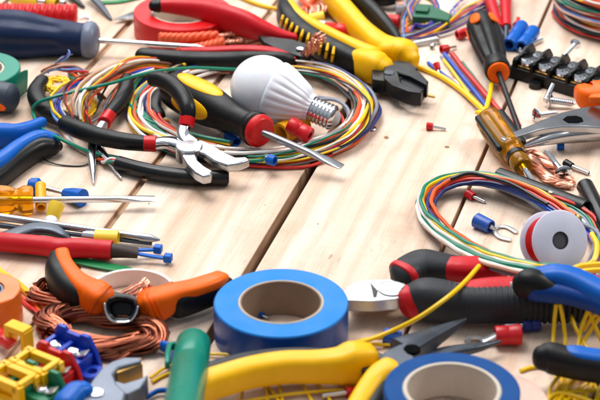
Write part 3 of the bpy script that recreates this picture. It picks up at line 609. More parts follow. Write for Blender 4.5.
# ================================================================ LEFT, LOWER HALF
# amber flat screwdriver
root = T('screwdriver', 'flat blade screwdriver with translucent amber handle entering at the left edge', 'screwdriver')
A, B = P(-40, 200.5, 9), P(155, 198.8, 6); L = (B - A).length; k = (P(33, 200, 8.5) - A).length
part('handle', AMBER, root, lambda q: q.lathe(A, B, [(0, .1), (0, 7)] + smooth_prof([(2, 8), (14, 8.4), (k - 14, 7.8), (k - 9, 6.2), (k - 5, 7.8), (k - 1, 7.6), (k, 6.4)]) + [(k, .1)], 72, flute=(8, .14, 3, k - 10)), angle=60)
part('shaft', CHROME, root, lambda q: q.sweep([tuple(A + (B - A).normalized() * t) + (a, b_) for t, a, b_ in ((k - 22, 1.7, 1.7), (L - 20, 1.7, 1.7), (L - 16, 1.8, 1.6), (L - 8, 3.2, .9), (L, 3.2, .45))], seg=20, ex=2.8, rnd=False))
# crimps by amber screwdriver
root = T('crimp_terminal', 'blue closed-end crimp with yellow sleeve joined by a bare link, behind the amber screwdriver', 'crimp terminal')
part('cap', BLU, root, lambda q: cyl(q, P(29, 186, 5), P(40, 187, 5), 4.6, 4.9, e=1))
part('cap', BLU, root, lambda q: q.lathe(P(64.5, 193, 4), P(80.5, 197.5, 5), [(0, .1), (0, 2.6), (5, 4), (12, 5), (13.5, 5), (13.5, .1)], 48, flute=(10, .12, 1, 13)))
part('link', STEEL, root, lambda q: q.sweep(W([(42, 187, 5, 1.8, 1.4), (54, 190, 4.5, 1.6, 1.2), (66, 193.5, 4, 1, 1)]), rnd=False))
tag(part('sleeve', mat('amber_yellow_plastic', 'f4a90a', 0.4), None, lambda q: tubeh(q, P(41, 208, 3.6), P(40.5, 185, 8), 3.0, 2)), 'amber yellow sleeve standing across the amber screwdriver shaft', 'sleeve')
root = T('crimp_sleeve', 'pale yellow conical sleeve with white collar standing behind the long steel rods', 'crimp sleeve')
part('sleeve', YELP, root, lambda q: tubeh(q, P(51.5, 221, 6), P(57, 204, 12), 3.5, 2.6, taper=1.25))
part('collar', WHT, root, lambda q: tubeh(q, P(50.5, 225.5, 5), P(51.8, 219, 6.8), 3.6, 2.4))
# long rods
root = T('screwdriver_shaft', 'long steel phillips screwdriver shaft lying behind the red sleeved cable', 'screwdriver')
A, B = P(-20, 214, 9), P(160, 240, 4); L = (B - A).length
part('shaft', STEEL, root, lambda q: q.lathe(A, B, [(0, .1), (0, 2), (L - 12, 2), (L - 10, 2.4), (L - 5, 2.2), (L, .5), (L, .1)], 24))
root = T('screwdriver_shaft', 'second thinner steel rod lying just in front of the phillips shaft', 'screwdriver')
A, B = P(-20, 223, 5), P(152, 244, 2); part('shaft', STEELG, root, lambda q: cyl(q, A, B, 1.6, .9))
root = T('plier_jaws', 'dull grey curved plier jaws poking out above the red sleeved cable', 'pliers')
part('jaw', STEELG, root, lambda q: q.sweep(sm(W([(-10, 243, 5, 4, 2.5), (14, 235, 6, 4.5, 2.6), (34, 229, 6, 4.5, 2.6), (52, 230, 6, 4, 2.4), (64, 236, 5, 2.4, 2), (72, 241, 3, .8, .8)]), 6), ex=3))
# yellow sleeves behind the red cable
root = T('crimp_sleeve', 'pale yellow sleeve lying across the rods behind the red cable end', 'crimp sleeve')
part('sleeve', YELP, root, lambda q: tubeh(q, P(95, 237.5, 5.5), P(118.5, 238.5, 5.5), 4.2, 3)); part('metal_core', CHROME, root, lambda q: tubeh(q, P(84, 236, 4), P(97, 237.3, 5.2), 2.6, 2))
tag(part('plastic_wedge', mat('amber_yellow_plastic', 'f4a90a', 0.4), None, lambda q: q.slab([(88, 240), (97, 235), (100, 241), (110, 246), (110, 256), (90, 252)], 3, 0.1), bev=.8), 'amber yellow plastic wedge half hidden under the red cable', 'wedge')
# red sleeved cable with blue ties
root = T('sleeved_cable', 'thick matt red cable with brown sleeve end and two blue cores', 'cable')
part('red_jacket', REDR, root, lambda q: q.sweep(sm(W([(-20, 240, 7, 5.0, 5.0), (40, 245.5, 7, 5.2, 5.2), (60, 248.5, 7.3, 5.4, 5.4), (80, 248, 7, 5.2, 5.2), (112, 250, 7, 4.9, 4.9)]), 6), rnd=False, seg=28))
part('brown_sleeve', BROWN, root, lambda q: q.sweep(sm(W([(110, 250.5, 6.6, 4, 4), (124, 251.5, 6, 4, 3.2), (138, 253, 5, 4.2, 2.4)]), 6), rnd=False))
for pts, hd in (([(136, 250, 5), (148, 250, 4.5), (156, 249.5, 4)], (158, 249, 4)), ([(136, 253.5, 5), (150, 256, 4), (166, 258.5, 3.5)], (168, 258, 3.5))):
    part('blue_strap', BLU, root, lambda q: q.sweep(sm([p + (1.3, .7) for p in W(pts)], 5), ex=3, rnd=False))
    c = P(*hd); part('strap_head', BLU, root, lambda q: q.box(c, V((2.1, -.5, 0)), V((.5, 2.1, 0)), V((0, 0, 2.1))), bev=.7)
tag(part('cable_tie', GRN, None, lambda q: q.sweep(sm(W([(20, 248, 1.5, 3, .7), (50, 254, 1.5, 3, .7), (90, 263, 1.5, 3.4, .7), (130, 271, 1.2, 3, .7)]), 5), ex=4, rnd=False)), 'green flat cable tie passing under the red cable towards the white ring', 'cable tie', 'green cable ties')
# white ring
root = T('tape_ring', 'white plastic tape ring with open middle behind the orange nippers', 'ring')
c = P(131, 291, 9); part('ring', mat('white_ring_plastic', 'e8e2dd', .4, bump=.05, sss=.2), root, lambda q: roll(q, c, 22.5, 20.5, 0.2, 9))
# copper skein
root = T('copper_skein', 'flattened skein of bare copper wire under and beside the orange nippers', 'copper wire')
sk = [(36, 288, 4), (50, 284, 5), (78, 296, 5), (96, 306, 5), (112, 312, 5), (100, 318, 5), (70, 308, 5), (40, 298, 4), (34, 291, 4)]
strands(root, 'copper_strands', sk, 44, 4.2, .6, m=COPPERD, twist=1.1, seed=21)
sk = [(55, 332, 4), (48, 322, 4), (58, 313, 5), (84, 312, 6), (112, 318, 6), (138, 322, 6), (153, 330, 5), (150, 342, 4), (125, 345, 4), (90, 345, 4), (62, 338, 4), (55, 330, 4)]
strands(root, 'copper_strands', sk, 80, 5.4, .65, m=COPPERD, twist=1.6, seed=22)
strands(root, 'copper_strands', [(60, 350, 3), (90, 352, 3), (120, 350, 3), (146, 338, 4), (158, 330, 4)], 44, 4.6, .6, m=COPPERD, twist=.8, seed=23, fray=.4)
strands(root, 'copper_strands', [(112, 306, 5), (122, 299, 8), (136, 290, 11), (149, 283, 13)], 34, 3.2, .55, twist=.3, seed=24, fray=.3)
# orange nippers
root = T('nippers', 'orange and black handled end nippers lying open over the copper skein', 'nippers')
handle(root, 'handle', ORG, [(62, 254, 16, 3.6, 3.4), (65, 265, 16, 4, 4), (74, 279, 15.5, 4.6, 5), (84, 289, 14.5, 6, 6), (94, 296.5, 13, 7.6, 8), (100, 301, 12.5, 7.4, 8)], ex=3.6)
handle(root, 'grip', RUB, [(57, 261, 11.5, 4.4, 6.2), (58, 274, 11, 6.6, 8.4), (65, 286, 10.4, 7.2, 9), (74, 293, 10.4, 7.4, 8.6), (81, 298, 10.4, 6.8, 8.4)], ex=2.6)
handle(root, 'handle', ORG, [(221, 278, 14, 4.5, 3.2), (212, 282, 15, 5.4, 3.2), (195, 287.5, 15.5, 5.6, 3.2), (178, 294, 14, 6, 5), (160, 303, 11.5, 7, 7.6), (149, 305.5, 11, 7, 7.6)], ex=3.6)
handle(root, 'grip', RUB, [(225, 286, 9.5, 5, 5.4), (212, 291, 9.6, 6.4, 6.8), (195, 297, 9.6, 6.8, 7.4), (180, 302, 9.6, 6.8, 7.6), (177, 303, 9.6, 6.8, 7.6)], ex=2.6)
part('joint', STEELD, root, lambda q: q.slab([(103, 298), (112, 290), (121, 292), (133, 294), (142, 298), (140, 303), (104, 303)], 13, 5), bev=1.2)
for i in range(6):
    for pts, ro in (([(86, 290.5), (95, 297), (100, 301)], 0), ([(176, 295), (162, 302), (152, 305)], 0)):
        s_ = i / 5 * (len(pts) - 1); j = min(int(s_), 1); f = s_ - j; x = pts[j][0] + (pts[j + 1][0] - pts[j][0]) * f; y = pts[j][1] + (pts[j + 1][1] - pts[j][1]) * f
        dx = .9 if pts[0][0] < 100 else -.9; dy = (pts[2][1] - pts[0][1]) / abs(pts[2][0] - pts[0][0]) * .9; w_ = 6.4 + 1.1 * i / 5; h_ = 6.2 + 1.9 * i / 5 - (0 if pts[0][0] < 100 else .2)
        part('handle_rib', ORG, root, lambda q: q.sweep(sm(W([(x, y, 13.2 if pts[0][0] < 100 else 12.2, w_ - .3, h_ - .3), (x + dx * .4, y + dy * .4, 13.1 if pts[0][0] < 100 else 12.1, w_ + .25, h_ + .25), (x + dx, y + dy, 13 if pts[0][0] < 100 else 12, w_ - .3, h_ - .3)]), 3), ex=3.6, rnd=False, seg=28))
C0 = P(121, 309, 15); vn = V((0, -.86, .5)); vu = V((0, .5, .86)); k_ = .49
face = lambda pts, d_: [C0 + V((1, 0, 0)) * ((x - 121) * k_) - vu * ((y - 309) * k_) + vn * d_ for x, y in pts]
OUT = [(105, 306), (109, 298), (117, 295.5), (127, 296.5), (135, 300), (138.5, 307), (135, 316.5), (128, 321.5), (115, 321.5), (107.5, 316)]
INN = [(109.5, 306), (113, 302), (118, 301), (126, 301.5), (131.5, 303.5), (134, 308), (131, 314.5), (126.5, 317.5), (116, 317.5), (111, 313.5)]
def fn(q):
    r = [q.ring(face(OUT, -9)), q.ring(face(OUT, 1.6)), q.ring(face([(a + (121 - a) * .08, b_ + (309 - b_) * .08) for a, b_ in OUT], 2.6)), q.ring(face(INN, 1.4)), q.ring(face([(a + (121 - a) * .15, b_ + (309 - b_) * .15) for a, b_ in INN], -5))]
    q.skin(r)
part('cutting_jaw', STEELD, root, fn, bev=.3)
part('ground_edge', CHROME, root, lambda q: q.sweep([tuple(p) + (.55, .55) for p in sm([tuple(v) for v in face([(105.5, 304), (107, 313), (113, 320.5), (122, 322), (131, 320.5), (136, 314), (138, 307)], 2.2)], 5)], seg=8))
# orange tape, left edge
root = T('tape_roll', 'orange insulating tape roll with grey core cut off by the left edge', 'tape roll', 'tape rolls'); c = P(-12, 290, 17)
part('tape', mat('orange_vinyl', 'ee7424', .35, bump=.05), root, lambda q: roll(q, c, 16, 8, 0, 18))
part('core', GREYB, root, lambda q: roll(q, c, 8, 6.4, 0.3, 17))
# yellow / red strips
root = T('wire_pair', 'yellow and red wires running diagonally from the orange tape to the copper', 'wires')
wires(root, [(-6, 268, 3), (20, 287, 2), (42, 306, 1.5), (56, 320, 1.2)], ['yellow'], spread=.1, r=1.8)
wires(root, [(12, 290, 1.5), (30, 305, 1.3), (44, 322, 1.3), (52, 334, 1.3)], ['red', 'orange', 'black'], spread=1.6, r=1.2, twist=.1)
wires(root, [(-6, 330, 6), (4, 340, 6), (12, 346, 5)], ['red'], spread=.1, r=3.2)
# terminal blocks, bottom left
def term(label, m, ox, oy, k=1.0, z0=0.0):
    root = T('terminal_block', label, 'terminal block', 'coloured two-screw terminal blocks')
    O = P(ox, oy, z0); e1 = (P(78, 354, 12) - P(50, 343, 12)); e1.z = 0; e1.normalize(); e2 = V((-e1.y, e1.x, 0)); Z = V((0, 0, 1))
    L = lambda a, b_, z: O + e1 * a * k + e2 * b_ * k + Z * z * k
    part('fin', m, root, lambda q: q.extr([L(a, 9, z) for a, z in ((-2, 0), (-2, 14), (0, 16.5), (4, 16.5), (5, 14.5), (12, 14.5), (13, 16), (17, 16), (21, 9), (23, 3), (23, 0))], e2 * 2.4 * k), bev=.5)
    part('body', m, root, lambda q: (q.box(L(9, 3.2, 4.5), e1 * 11 * k, e2 * 5.8 * k, Z * 4.5 * k), q.box(L(-1, 3.2, 7.5), e1 * 1.3 * k, e2 * 5.6 * k, Z * 4 * k), q.box(L(8.5, 3.2, 9.3), e1 * 1.2 * k, e2 * 5.6 * k, Z * 2.3 * k)), bev=.5)
    part('mounting_ear', m, root, lambda q: roll(q, L(23.5, 3.6, 0), 5.4 * k, 2.2 * k, z0 + .1, 4 * k), bev=0)
    for a in (3.2, 13.2):
        part('screw', CHROME, root, lambda q: q.lathe(L(a, 3.6, 8), L(a, 3.6, 12), [(0, .1), (0, 2.9 * k), (2.6, 2.9 * k), (3.4, 2.2 * k), (3.5, .1)], 24))
    part('contact_tongue', SATIN, root, lambda q: q.box(L(18, 4.2, 10.5), e1 * 2.6 * k + Z * 1.4 * k, e2 * 2.4 * k - e1 * .6, Z * .5 * k), bev=.3)
    return root
term('blue terminal block with two screws, rightmost of the coloured row at bottom left', mat('blue_block_plastic', '0438b0', .4), 46, 366, 1.08)
term('red terminal block with two screws between the blue and green ones', mat('red_block_plastic', 'c01014', .4), 27, 383, 1.08)
term('green terminal block mostly hidden between the red and yellow ones', mat('green_block_plastic', '067048', .4), 14, 403, 1.08)
root = T('terminal_block', 'yellow open-frame terminal blocks at the bottom left corner', 'terminal block')
e1 = (P(78, 354, 12) - P(50, 343, 12)); e1.z = 0; e1.normalize(); e2 = V((-e1.y, e1.x, 0)); Z = V((0, 0, 1))
for nm, ox, oy in (('frame', 22, 386), ('frame', -2, 400)):
    O = P(ox, oy, 0); L = lambda a, b_, z: O + e1 * a + e2 * b_ + Z * z
    def fn(q):
        for b_ in (-4, 7):
            for a, z, ha, hz in ((0, 8.5, 2.4, 8.5), (17, 8, 2.4, 8), (8.5, 3.8, 9, 3.7), (8.5, 14.4, 9, 2.2)): q.box(L(a, b_, z), e1 * ha, e2 * 1.9, Z * hz)
        for a, z in ((0, 15.4), (17, 15.4), (0, 1.8), (17, 1.8)): q.box(L(a, 1.5, z), e1 * 1.5, e2 * 5.4, Z * 1.6)
    part('frame', YEL, root, fn, bev=.5)
    part('divider', YEL, root, lambda q: q.box(L(8.5, 1.5, 5), e1 * 8, e2 * 4.2, Z * 4.5), bev=.4); part('plate', STEELG, root, lambda q: q.box(L(8.5, 1.5, 10.4), e1 * 6, e2 * 3.6, Z * .8), bev=.3)
    for a in (5, 12): part('screw', CHROME, root, lambda q: cyl(q, L(a, 1.5, 11), L(a, 1.5, 12.6), 2.4))
def fn(q):
    O = P(17, 352, 0); L = lambda a, b_, z: O + e1 * a + e2 * b_ + Z * z
    q.box(L(2, 0, 14), e1 * 6, e2 * 3.4, Z * 1.6); q.box(L(-3, 0, 10), e1 * 1.5, e2 * 3.3, Z * 5.4); q.box(L(7, 0, 9), e1 * 1.5, e2 * 3.3, Z * 5.4)
part('upper_clip', YEL, root, fn, bev=.5)
# chrome pliers head, bottom
root = T('combination_pliers', 'matt grey steel combination pliers head at the bottom left with toothed brass-toned bite', 'pliers')
MS = mat('matt_blue_grey_steel', '757d8b', .4, metal=.45, bump=.1, spec=.3)
part('jaw', MS, root, lambda q: q.slab([(78, 412), (82, 396), (92, 380), (102, 367), (112, 361), (124, 357), (140, 357), (142, 361), (118, 367), (113, 374), (117, 384), (126, 392), (120, 412)], 14, 3), bev=1)
part('jaw', MS, root, lambda q: q.slab([(114, 380), (124, 383), (138, 379), (148, 374.5), (147, 379), (140, 388), (128, 394), (114, 392)], 13, 3), bev=.8)
part('toothed_bite', BRASS, root, lambda q: [q.box(P(118 + 2.7 * i, 374 - 1.0 * i, 8), V((.45, 0, 0)), V((.2, 1.4, 0)), V((0, 0, 3.4))) for i in range(9)] and q.slab([(114, 368), (141.5, 361.5), (142.5, 364), (117, 373)], 12.5, 4))
part('joint_pin', CHROME, root, lambda q: vcyl(q, 96, 392, 13, 14.8, 3.6))
handle(root, 'handle', BLU, [(66, 406, 12, 6, 6), (76, 396, 13, 6, 6.2), (84, 393, 13, 5, 5.4)], ex=2.6)
# green marker
root = T('marker_pen', 'teal green marker pen with clip cap pointing away at the bottom edge', 'marker pen')
A, B = P(193.5, 344, 11), P(180, 426, 36); L = (B - A).length
part('cap', TEAL, root, lambda q: q.lathe(A, B, [(-.2, .1), (-.1, 7.4), (.3, 8.0), (1.0, 8.3), (30, 8.5), (30.6, 8.2), (30.8, .1)], 64), angle=35)
part('barrel', TEAL, root, lambda q: q.lathe(A, B, [(30.4, .1), (30.4, 8.1), (31.2, 8.4), (L, 8.6), (L, .1)], 48))
d = (B - A).normalized(); u = d.cross(V((0, 0, 1))).normalized()
if u.x > 0: u = -u
part('clip', TEAL, root, lambda q: q.sweep([tuple(A + d * t + u * o + V((0, 0, z))) + (a, h) for t, o, z, a, h in ((2.5, 8.2, .5, 1.4, 1.6), (5, 11, 0, 1.3, 2.2), (18, 11, 0, 1.3, 2.3), (30, 10.4, 0, 1.2, 2.0))], ex=4, seg=16))
tag(part('cable_clamp', BLU, None, lambda q: q.sweep(sm(W([(163, 346, 4, 2, 3), (170, 350, 4, 2, 3), (168, 362, 3, 1.5, 2)]), 5))), 'small blue plastic piece behind the clip of the green marker', 'plastic clip')
tag(part('cable_grommet', BLU, None, lambda q: q.sweep(sm(W([(146, 398, 2, 1.2, 1.2), (158, 391, 2.4, 1.2, 1.4), (170, 392, 3, 1.2, 1.4), (166, 404, 2, 1.2, 1.4)]), 6))), 'dark blue curved plastic strip at the bottom edge left of the green marker', 'plastic clip')
# main blue tape
root = T('tape_roll', 'bright blue insulating tape roll with brown cardboard core in the middle foreground', 'tape roll', 'tape rolls'); c = P(281, 301.8, 19)
part('tape', BLUV, root, lambda q: roll(q, c, 32.3, 20.6, 0, 19, seg=128))
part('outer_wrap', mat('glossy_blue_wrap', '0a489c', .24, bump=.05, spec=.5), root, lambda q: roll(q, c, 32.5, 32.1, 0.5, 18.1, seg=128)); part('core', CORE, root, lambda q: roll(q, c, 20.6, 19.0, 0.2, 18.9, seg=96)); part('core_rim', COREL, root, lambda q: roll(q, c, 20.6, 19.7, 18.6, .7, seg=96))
def fn(q):
    for i, rr in enumerate([21.5 + .55 * j for j in range(19)]): pass
ferrule('ferrule', 'tiny blue ferrule lying inside the core of the bright blue tape', BLU, (257.5, 313, 2), (263, 316, 2), (268, 318, 1.2), rb=1.7, rt=.6)
# thin yellow wires in front
def ywire(root, pts, r=.78): wires(root, pts, ['yellow'], spread=.05, jit=.1, r=r)
root = T('yellow_wire_tangle', 'thin yellow wires passing under the long yellow plier handle', 'wires', 'yellow wire tangles')
for pts in ([(205, 354, 1.5), (225, 354.5, 2), (245, 357, 2), (262, 364, 1)], [(150, 378, 1.5), (170, 366, 2), (200, 364, 2), (226, 361, 3), (240, 366, 2)], [(152, 382, 1), (168, 374, 1), (190, 372, 1)],
            [(230, 366, 1), (262, 382, 1.2), (268, 404, 1.2)], [(255, 372, 1), (272, 392, 1.4), (282, 406, 1.2)], [(276, 370, 1), (279, 385, 1.3), (284, 406, 1.2)], [(296, 374, 1.2), (306, 390, 1.5), (314, 406, 1.5)],
            [(312, 378, 1.3), (325, 392, 1.3), (334, 408, 1)], [(232, 404, 1), (270, 397, 2), (310, 392, 2.6), (350, 390, 2)], [(330, 376, 1), (345, 386, 1.4), (360, 394, 1.6), (372, 404, 1)], [(245, 378, 1), (240, 395, 1), (238, 410, 1)]): ywire(root, pts)
# yellow needle nose pliers
root = T('needle_nose_pliers', 'yellow handled needle nose pliers with dark grey tapered jaws in the foreground', 'pliers')
handle(root, 'handle', YEL, [(182, 397, 12, 6, 6.6), (200, 388, 12, 6.5, 7), (225, 379.5, 12, 6.5, 7), (252, 372, 12, 6.5, 7), (285, 367.5, 12, 6.5, 7.2), (315, 367, 12, 6.5, 7.4), (338, 366, 12, 7, 8.4), (352, 363.5, 12, 8, 10), (366, 362, 12, 7, 9)], ex=3.2)
handle(root, 'grip', GREY, [(204, 377, 13, 5, 6), (230, 369, 13, 5, 6), (258, 363, 13, 5, 5.8), (288, 360, 13, 5, 5.6), (318, 359.5, 13, 5, 5.2), (338, 359, 12, 3, 4)], ex=2.6)
handle(root, 'handle', YEL, [(352, 420, 10, 5.5, 6), (362, 402, 11, 5.5, 6), (372, 386, 12, 5.6, 6), (381, 377, 13, 6.4, 6.2), (390, 371.5, 14, 7.2, 6)], ex=2.6)
handle(root, 'grip', RUB, [(370, 418, 9, 5, 6), (378, 400, 9.5, 5, 6), (386, 389, 10, 4.6, 5.6), (393, 384, 10, 3, 4)], ex=2.4)
part('joint', STEELD, root, lambda q: q.slab([(360, 350), (372, 350), (382, 353), (400, 364), (408, 366), (400, 380), (378, 372), (362, 370)], 14, 4), bev=.8)
part('jaw', STEELG, root, lambda q: q.slab([(379, 358), (384, 351.5), (397, 345), (408, 341), (414, 340.5), (409, 343.5), (406, 348), (408, 353), (414, 355.5), (416, 359), (410, 364), (398, 366), (383, 363)], 19, 8), bev=.9)
part('needle_tip', STEELG, root, lambda q: q.sweep(sm(W([(402, 354, 13, 7.5, 6), (412, 349, 13, 6.8, 5.6), (428, 340, 12.5, 5, 4.2), (448, 329.5, 12, 2.8, 2.6), (466, 319.8, 11.5, .8, .9)]), 5), ex=5, seg=16, rnd=False), angle=25)
part('grip_hollow_shade', HOLE, root, lambda q: vcyl(q, 412, 348.5, 17.6, 19.25, 4.0))  # solid disc, no opening: the dark inside of the hole is painted
part('lower_jaw', STEELG, root, lambda q: q.sweep(sm(W([(404, 367, 7, 5, 4), (420, 361, 7, 4, 3.2), (450, 352.5, 7, 3.4, 2.6), (478, 347.5, 7, 2.4, 1.9), (500, 341.5, 7, .8, .8)]), 6), ex=3))
ferrule('crimp_terminal', 'blue crimp with yellow wires running in, left above the needle nose jaws', mat('steel_blue_plastic', '1f50a8', .4), (384, 336, 4), (401, 339, 3.5), (408, 341, 3), rb=4.2, rt=1.8, cat='crimp terminal', group=None)
root = T('yellow_wire', 'single long yellow wire arching over the red-lipped grey handle', 'wire')
ywire(root, [(352, 345, 6), (366, 341, 5), (392, 331, 8), (420, 317, 16), (448, 297, 23), (466, 281, 22), (479, 266, 18)], r=1.15)
root = T('yellow_wire_pair', 'two short yellow wires leading into the blue crimp beside the blue tape', 'wires')
ywire(root, [(340, 352, 2), (360, 340.5, 3), (386, 338, 3.5)]); ywire(root, [(342, 356, 2), (362, 345, 2.5), (390, 344.5, 2)])
# second blue tape on beige tape
c2 = P(480, 405, 9); root = T('tape_roll', 'beige translucent tape roll lying under the dark blue roll at the bottom edge', 'tape roll', 'tape rolls')
part('tape', PINK, root, lambda q: roll(q, c2, 31.5, 16, 0, 9.5, seg=96)); part('core', COREL, root, lambda q: roll(q, c2, 16, 14.5, .2, 9))
c2 = P(452, 388.6, 27.5); root = T('tape_roll', 'dark blue insulating tape roll with grey core cut off by the bottom edge', 'tape roll', 'tape rolls')
part('tape', BLUD, root, lambda q: roll(q, c2, 30, 21.8, 10, 17.5, seg=128)); part('core', COREL, root, lambda q: roll(q, c2, 21.8, 19.8, 10.3, 17.4, seg=96))
ferrule('butt_connector', 'slim red ferrule on bare metal pin under the yellow pliers at the bottom', RED, (346, 393, 3), (355, 391, 3), (322, 396, 2), rb=2.8, rt=1.3, cat='ferrule', group=None)
# ================================================================ RIGHT SIDE
# straight coloured wires + screwdrivers
root = T('wire_bundle', 'straight fan of blue, red and yellow wires held by a yellow tie', 'wire bundle', 'loose wire bundles')
for col, pts, r in (('blue', [(444, 54, 1), (462, 76, 2), (484, 104, 3), (505, 133, 3), (520, 150, 2)], 1.35), ('blue', [(428, 63, 1), (450, 80, 2), (476, 104, 3), (488, 117, 4)], 1.2),
                    ('red', [(452, 54, 1.5), (466, 72, 2), (492, 102, 4), (520, 134, 3)], 1.7), ('red', [(498, 82, 2), (508, 100, 3), (520, 126, 3)], 1.2),
                    ('yellow', [(416, 66, 1.5), (440, 76, 2), (466, 94, 3), (486, 113, 5), (490, 120, 6)], 1.7), ('yellow', [(444, 60, 1.2), (456, 76, 2), (472, 98, 3), (487, 114, 4)], 1.0), ('yellow', [(492, 82, 4), (489, 98, 6), (484, 114, 7)], 1.5),
                    ('green', [(462, 62, 1), (476, 80, 1.5), (500, 110, 2)], .9), ('grey', [(441, 56, 1), (455, 74, 1.5), (470, 92, 2)], .8), ('white', [(455, 80, 1), (470, 97, 1), (482, 112, 3)], .8)):
    wires(root, pts, [col], spread=.05, jit=.15, r=r)
part('tie', YELW, root, lambda q: q.sweep(sm(W([(478, 112, 7, 2.2, 1.2), (486, 113.5, 9, 2.6, 1.6), (493, 115, 7, 2.2, 1.2), (486, 117, 5.5, 2, 1.2)]), 5), ex=3))
root = T('screwdriver', 'stubby black screwdriver with orange end caps and dark shaft', 'screwdriver')
A, B = P(480.5, 21, 13), P(498.5, 72.5, 11.5); C = P(520, 132, 4); L = (B - A).length
pr = smooth_prof([(0, 6.5), (2.5, 8.8), (9, 10.2), (24, 10.6), (40, 9.8), (56, 8.4), (L - 14, 7.6), (L - 4, 8.2), (L - .5, 7.6)])
part('handle', RUB, root, lambda q: q.lathe(A, B, [(-1, .1)] + pr + [(L, .1)], 72, flute=(6, .16, 16, L - 12)), angle=60)
part('collar', ORG, root, lambda q: q.lathe(A, B, [(L - .8, .1), (L - .8, 6.9), (L + 1, 6.6), (L + 1.6, 5.6), (L + 1.4, 1.8), (L + 1, .1)], 40))
for th, t0 in ((.95, 14), (2.2, 13), (-.5, 13)): part('inlay', ORG, root, lambda q: inlay(q, A, B, pr, t0, th, 6.4, 3.6, lift=.6))
part('shaft', STEELD, root, lambda q: cyl(q, B, C, 1.7, 1.6))
root = T('screwdriver', 'small screwdriver with translucent amber handle and black grip strips', 'screwdriver')
A, B = P(489, 119, 12), P(524, 168, 8.5); C = P(535, 185, 2); L = (B - A).length
part('handle', AMBER, root, lambda q: q.lathe(A, B, [(0, .1), (0, 7)] + smooth_prof([(1, 8.2), (12, 8.8), (L * .62, 8.4), (L * .72, 6.2), (L * .8, 5.4), (L * .9, 6), (L - 1, 5.4), (L, 4)]) + [(L, .1)], 72, flute=(6, .13, 2, L * .66)), angle=60)
d = (B - A).normalized(); u = d.cross(V((0, 0, 1))).normalized(); v = u.cross(d)
for th in (.35, 2.45, -1.75):
    o = u * math.cos(th) + v * math.sin(th)
    part('grip_strip', RUB, root, lambda q: q.sweep([tuple(A + d * t + o * 7.4) + (2.5, 1.9) for t in (2, 10, 26, L * .66)], ex=3, roll=math.pi / 2 - th if False else 0))
part('ferrule_band', STEELD, root, lambda q: q.lathe(A, B, [(L * .76, 1), (L * .76, 5.8), (L * .83, 6.0), (L * .83, 1)], 32))
part('shaft', CHROME, root, lambda q: cyl(q, B - d * 4, C, 1.9, 1.7))
# multicolour thin wires top
root = T('wire_tangle', 'tangle of thin pastel striped wires wound around the green connector', 'wire tangle')
th = ['purple', 'tan', 'yellow', 'sky', 'white', 'orange', 'brown', 'purple', 'grey', 'blue', 'yellow']
wires(root, [(401, 42, 2), (404, 22, 3), (410, 8, 5), (414, -8, 5)], th[:7], spread=3, r=.6, twist=.4)
wires(root, [(398, 37, 2), (420, 34, 3), (445, 24, 5), (468, 10, 5), (490, 0, 4)], th, spread=3.6, r=.62, twist=.5)
wires(root, [(398, 38, 1), (425, 37, 2), (455, 28, 3), (480, 16, 2), (500, 4, 2)], ['purple', 'yellow', 'white'], spread=3.2, r=.6, twist=.5)
wires(root, [(414, 22, 4), (410, 8, 8), (420, -4, 9), (434, 2, 9), (436, 16, 6), (426, 26, 4), (412, 26, 2), (400, 40, 1)], ['orange', 'tan', 'yellow', 'blue', 'brown', 'purple'], spread=3, r=.62, twist=.6)
wires(root, [(448, 22, 4), (455, 8, 4), (464, -6, 4)], ['purple', 'tan', 'sky'], spread=2, r=.55)
root = T('cable_connector', 'green plastic plug connector wrapped by thin pastel wires', 'connector')
part('shell', mat('sea_green_plastic', '1f6044', .45), root, lambda q: q.slab([(416, 3), (432, 4), (452, 14), (449, 20), (432, 17), (412, 16)], 9, 1), bev=1)
part('latch', mat('sea_green_plastic', '2f8058', .45), root, lambda q: q.slab([(418, 5), (430, 6), (428, 11), (415, 10)], 11, 8.5), bev=.5)
root = T('screw', 'long zinc wood screw lying between the cutters and the pastel wires', 'screw', 'loose screws')
screw_l = root; A, B = P(437, 39, 3), P(406, 45.5, 2); part('threaded_shank', SATIN, root, lambda q: q.lathe(A, B, screw_prof((B - A).length, 2.0, 1.5), 18)); part('head', CHROME, root, lambda q: cyl(q, P(440, 38.6, 3.4), P(437, 39, 3), 3.8, 2.2))
screw('screw', 'tiny screw nub beside the long zinc screw', (432, 47, 1.6), (434, 42, 1.4), rh=1.8, r=.9)
# red crimps
def crimp(label, m, a, b_, r, core=None, cat='crimp sleeve', group='red crimp sleeves'):
    root = T('crimp_sleeve', label, cat, group); A, B = P(*a), P(*b_); L = (B - A).length
    part('sleeve', m, root, lambda q: q.lathe(A, B, [(0, r * .65), (0, r - .3), (.4, r), (L * .45, r * .97), (L * .5, r * .86), (L * .55, r * .97), (L - .4, r * 1.02), (L, r * .95), (L, r * .7), (L * .5, r * .6)], 32, closed=True))
    if core: part('metal_core', CHROME, root, lambda q: tubeh(q, P(*core[0]), P(*core[1]), r * .55, r * .42))
    return root
crimp('dark red ribbed crimp sleeve right of the yellow-black cutter handles', REDT, (377, 20, 5), (399, 22, 5), 4.6)
crimp('bright red crimp sleeve between the two cutter handles', mat('bright_red_plastic', 'e01a12', .35), (348, 31, 5), (324, 29, 6), 4.6, ((326, 29.5, 6), (314, 26.5, 6)))
crimp('short red crimp standing just left of the stubby black screwdriver', RED, (457, 35, 3.4), (466, 32, 4), 3.2)
ferrule('ferrule', 'red ferrule with metal pin pointing right above the straight wires', RED, (441, 49.5, 2.6), (448.5, 48, 2.6), (456, 46.5, 1.5), rb=2.8)
ferrule('ferrule', 'red ferrule standing on its pin between the blue and yellow wires', RED, (436, 63, 6), (438, 69.5, 3), (439, 75, .8), rb=2.2)
